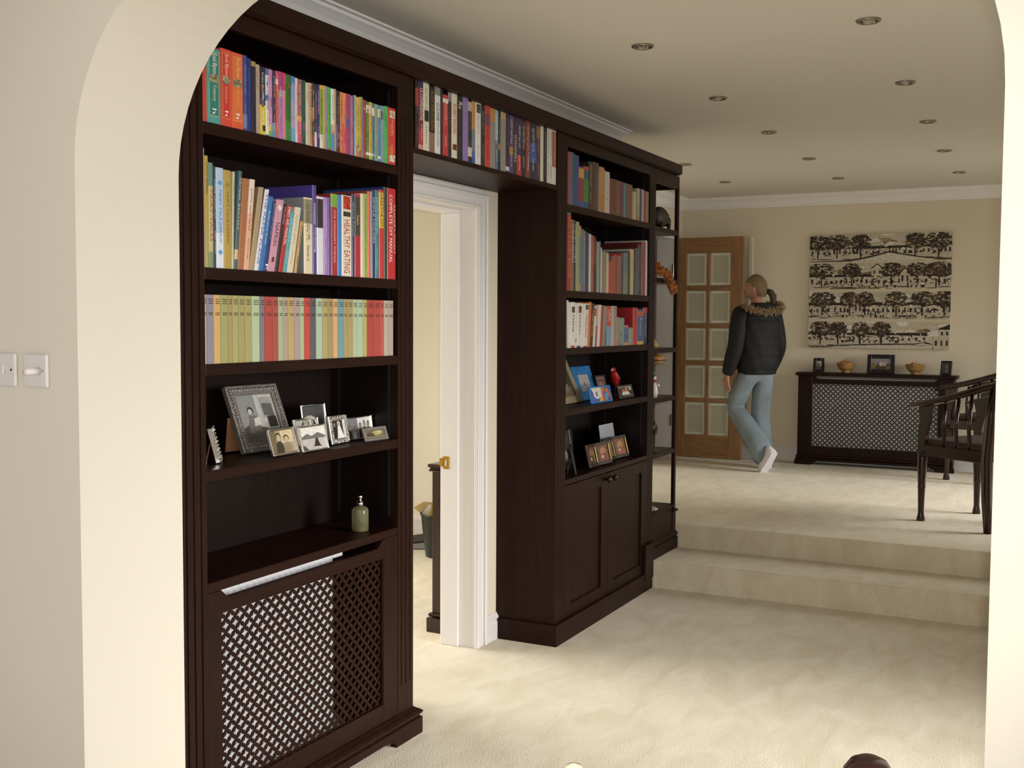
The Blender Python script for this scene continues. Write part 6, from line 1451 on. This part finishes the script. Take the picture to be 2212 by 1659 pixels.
# jeans
jv = [(0, -.01, .97), (0, -.012, .90)]; jr = [.165, .175]; je = [(0, 1)]
for s, (hp, kn, an) in ((-1, (hipL, knL, anL)), (1, (hipR, knR, anR))):
    mid = tuple((a+b_)/2 for a, b_ in zip(hp, kn)); sh_ = tuple(a*.45+b_*.55 for a, b_ in zip(kn, an))
    low = Vector(an)+(Vector(an)-Vector(kn)).normalized()*.02
    chain(jv, je, jr, 1, [(hp[0]*1.02, hp[1]-.01, .84), (mid[0], mid[1]-.005, mid[2]), kn, sh_, (low.x, low.y-.005, low.z-.045)], [.110, .104, .094, .104, .120])
skin('jeans', jv, je, jr, 1, jn_m, pe, 2, .78)
# jacket body and sleeves
key = [(.842, .160, .118), (.850, .172, .128), (.885, .176, .132), (.905, .190, .142), (1.02, .196, .148), (1.15, .196, .150), (1.27, .196, .147), (1.34, .186, .134), (1.385, .158, .112), (1.42, .112, .092), (1.445, .075, .072), (1.455, .060, .060)]
def lerp_key(z):
    for (z0, a0, b0), (z1, a1, b1) in zip(key, key[1:]):
        if z0 <= z <= z1:
            f = (z-z0)/(z1-z0); return a0+(a1-a0)*f, b0+(b1-b0)*f
    return key[-1][1:]
jb = MB(); NR, NS = 74, 40
for i in range(NR+1):
    z = .842+(1.455-.842)*i/NR; a_, b_ = lerp_key(z)
    puff = .007*abs(sin(pi*(z-.905)/.085)) if .905 < z < 1.40 else (.0025*abs(sin(pi*(z-.842)/.009)) if z < .905 else 0)
    for k in range(NS):
        t_ = 2*pi*k/NS; c, s_ = cos(t_), sin(t_)
        e = .86; x = (abs(c)**e)*(1 if c > 0 else -1); y = (abs(s_)**e)*(1 if s_ > 0 else -1)
        wr = .004*sin(9*t_+z*23)+.003*sin(17*t_-z*41)
        jb.v.append(Vector((x*(a_+puff+wr), -.014+y*(b_+puff+wr), z)))
for i in range(NR):
    for k in range(NS):
        q = (k+1) % NS; jb.sm.add(len(jb.f)); jb.face((i*NS+k, i*NS+q, (i+1)*NS+q, (i+1)*NS+k))
jb.face(list(reversed(range(NS)))); jb.face([NR*NS+k for k in range(NS)])
jk = jb.build('jacket', jk_m, pe)
for s, (sh, el, wr) in ((-1, (shL, elL, wrL)), (1, (shR, elR, wrR))):
    S_, E2, W_ = Vector(sh), Vector(el), Vector(wr)
    pts = [Vector((s*.10, -.005, 1.39)), S_, S_.lerp(E2, .35), S_.lerp(E2, .7), E2, E2.lerp(W_, .35), E2.lerp(W_, .7), W_+(W_-E2).normalized()*-.005, W_+(W_-E2).normalized()*.012]
    skin('sleeve', [tuple(p) for p in pts], [(i, i+1) for i in range(len(pts)-1)], [.088, .088, .086, .082, .078, .076, .066, .054, .036], 2, jk_m, jk, 2)
# fur trimmed hood lying on the shoulders
hood = skin('hood', [(0, -.12, 1.34), (0, -.145, 1.40), (-.07, -.11, 1.43), (.07, -.11, 1.43), (-.11, -.02, 1.44), (.11, -.02, 1.44)], [(0, 1), (1, 2), (1, 3), (2, 4), (3, 5)], [.05, .075, .06, .06, .045, .045], 1, jk_m, jk, 2)
fb = MB(); ring = []
for i in range(40):
    a = 2*pi*i/40
    x = .178*sin(a); y = -.075-.125*cos(a); z = 1.452-.050*max(0, cos(a))+.012*sin(a)*1
    if cos(a) < -.72: continue
    ring.append((x, y, z))
for p in ring:
    c0 = Vector((0, -.06, 1.44)); out = (Vector(p)-c0).normalized()
    fb.blob(p, (.024, .024, .022), 6, 4)
    for _ in range(34):
        d = (Vector((PR.gauss(0, .8), PR.gauss(0, .8), PR.gauss(.1, .8)))+out*.5).normalized()
        b0 = Vector(p)+d*.012; tip = Vector(p)+d*PR.uniform(.034, .060)+Vector((0, 0, -.006))
        u = d.cross(Vector((.3, .5, .8))).normalized(); v2 = d.cross(u); r_ = PR.uniform(.004, .008); k = len(fb.v)
        fb.v += [b0+u*r_, b0-u*r_*.5+v2*r_*.87, b0-u*r_*.5-v2*r_*.87, tip]
        fb.face((k, k+1, k+3)); fb.face((k+1, k+2, k+3)); fb.face((k+2, k, k+3))
o = fb.build('fur_trim', fur_m, jk, fix=False); o['kind'] = 'stuff'
# jeans back pockets
for s in (-1, 1):
    MB().bbox(s*.085-.055, s*.085+.055, -.150, -.143, .76, .85, .003, M=Matrix.Rotation(radians(-6), 4, 'X') @ Matrix.Translation((0, .085, 0))).build('back_pocket', jn_m, bpy.data.objects['jeans']) if 'jeans' in bpy.data.objects else None
# trainers
def shoe(an, pitch, yaw, lab):
    Mx = Matrix.Translation(an) @ Matrix.Rotation(radians(yaw), 4, 'Z') @ Matrix.Rotation(radians(pitch), 4, 'X')
    prof = [(-.075, .030), (-.078, .036), (-.03, .036), (.05, .042), (.11, .044), (.155, .034), (.172, .014), (.155, -.034), (.11, -.042), (.05, -.036), (-.03, -.034), (-.078, -.034), (-.09, 0)]
    out = [(x, y) for y, x in prof]
    so = MB().prism(out, -.082, -.060, 'z', M=Mx); s_ = so.build('trainer', shoe_m, pe)
    u = MB(); b0 = 0; lv = [(-.060, 1.0), (-.035, .97), (-.012, .80), (.02, .52)]
    n = len(out)
    for z, k in lv:
        for x, y in out:
            yy = y if z < -.03 else (y if y < .03 else .03+(y-.03)*(.75 if z < 0 else .15))
            u.v.append(Mx @ Vector((x*k, yy*(.96 if z > -.02 else 1), z)))
    for i in range(len(lv)-1):
        for k in range(n): j = (k+1) % n; u.sm.add(len(u.f)); u.face((i*n+k, i*n+j, (i+1)*n+j, (i+1)*n+k))
    u.face([(len(lv)-1)*n+k for k in range(n)]); u.build('upper', shoe_m, s_)
shoe(anR, 0, 0, ''); shoe((anL[0], anL[1]-.01, anL[2]-.0), -52, 0, '')
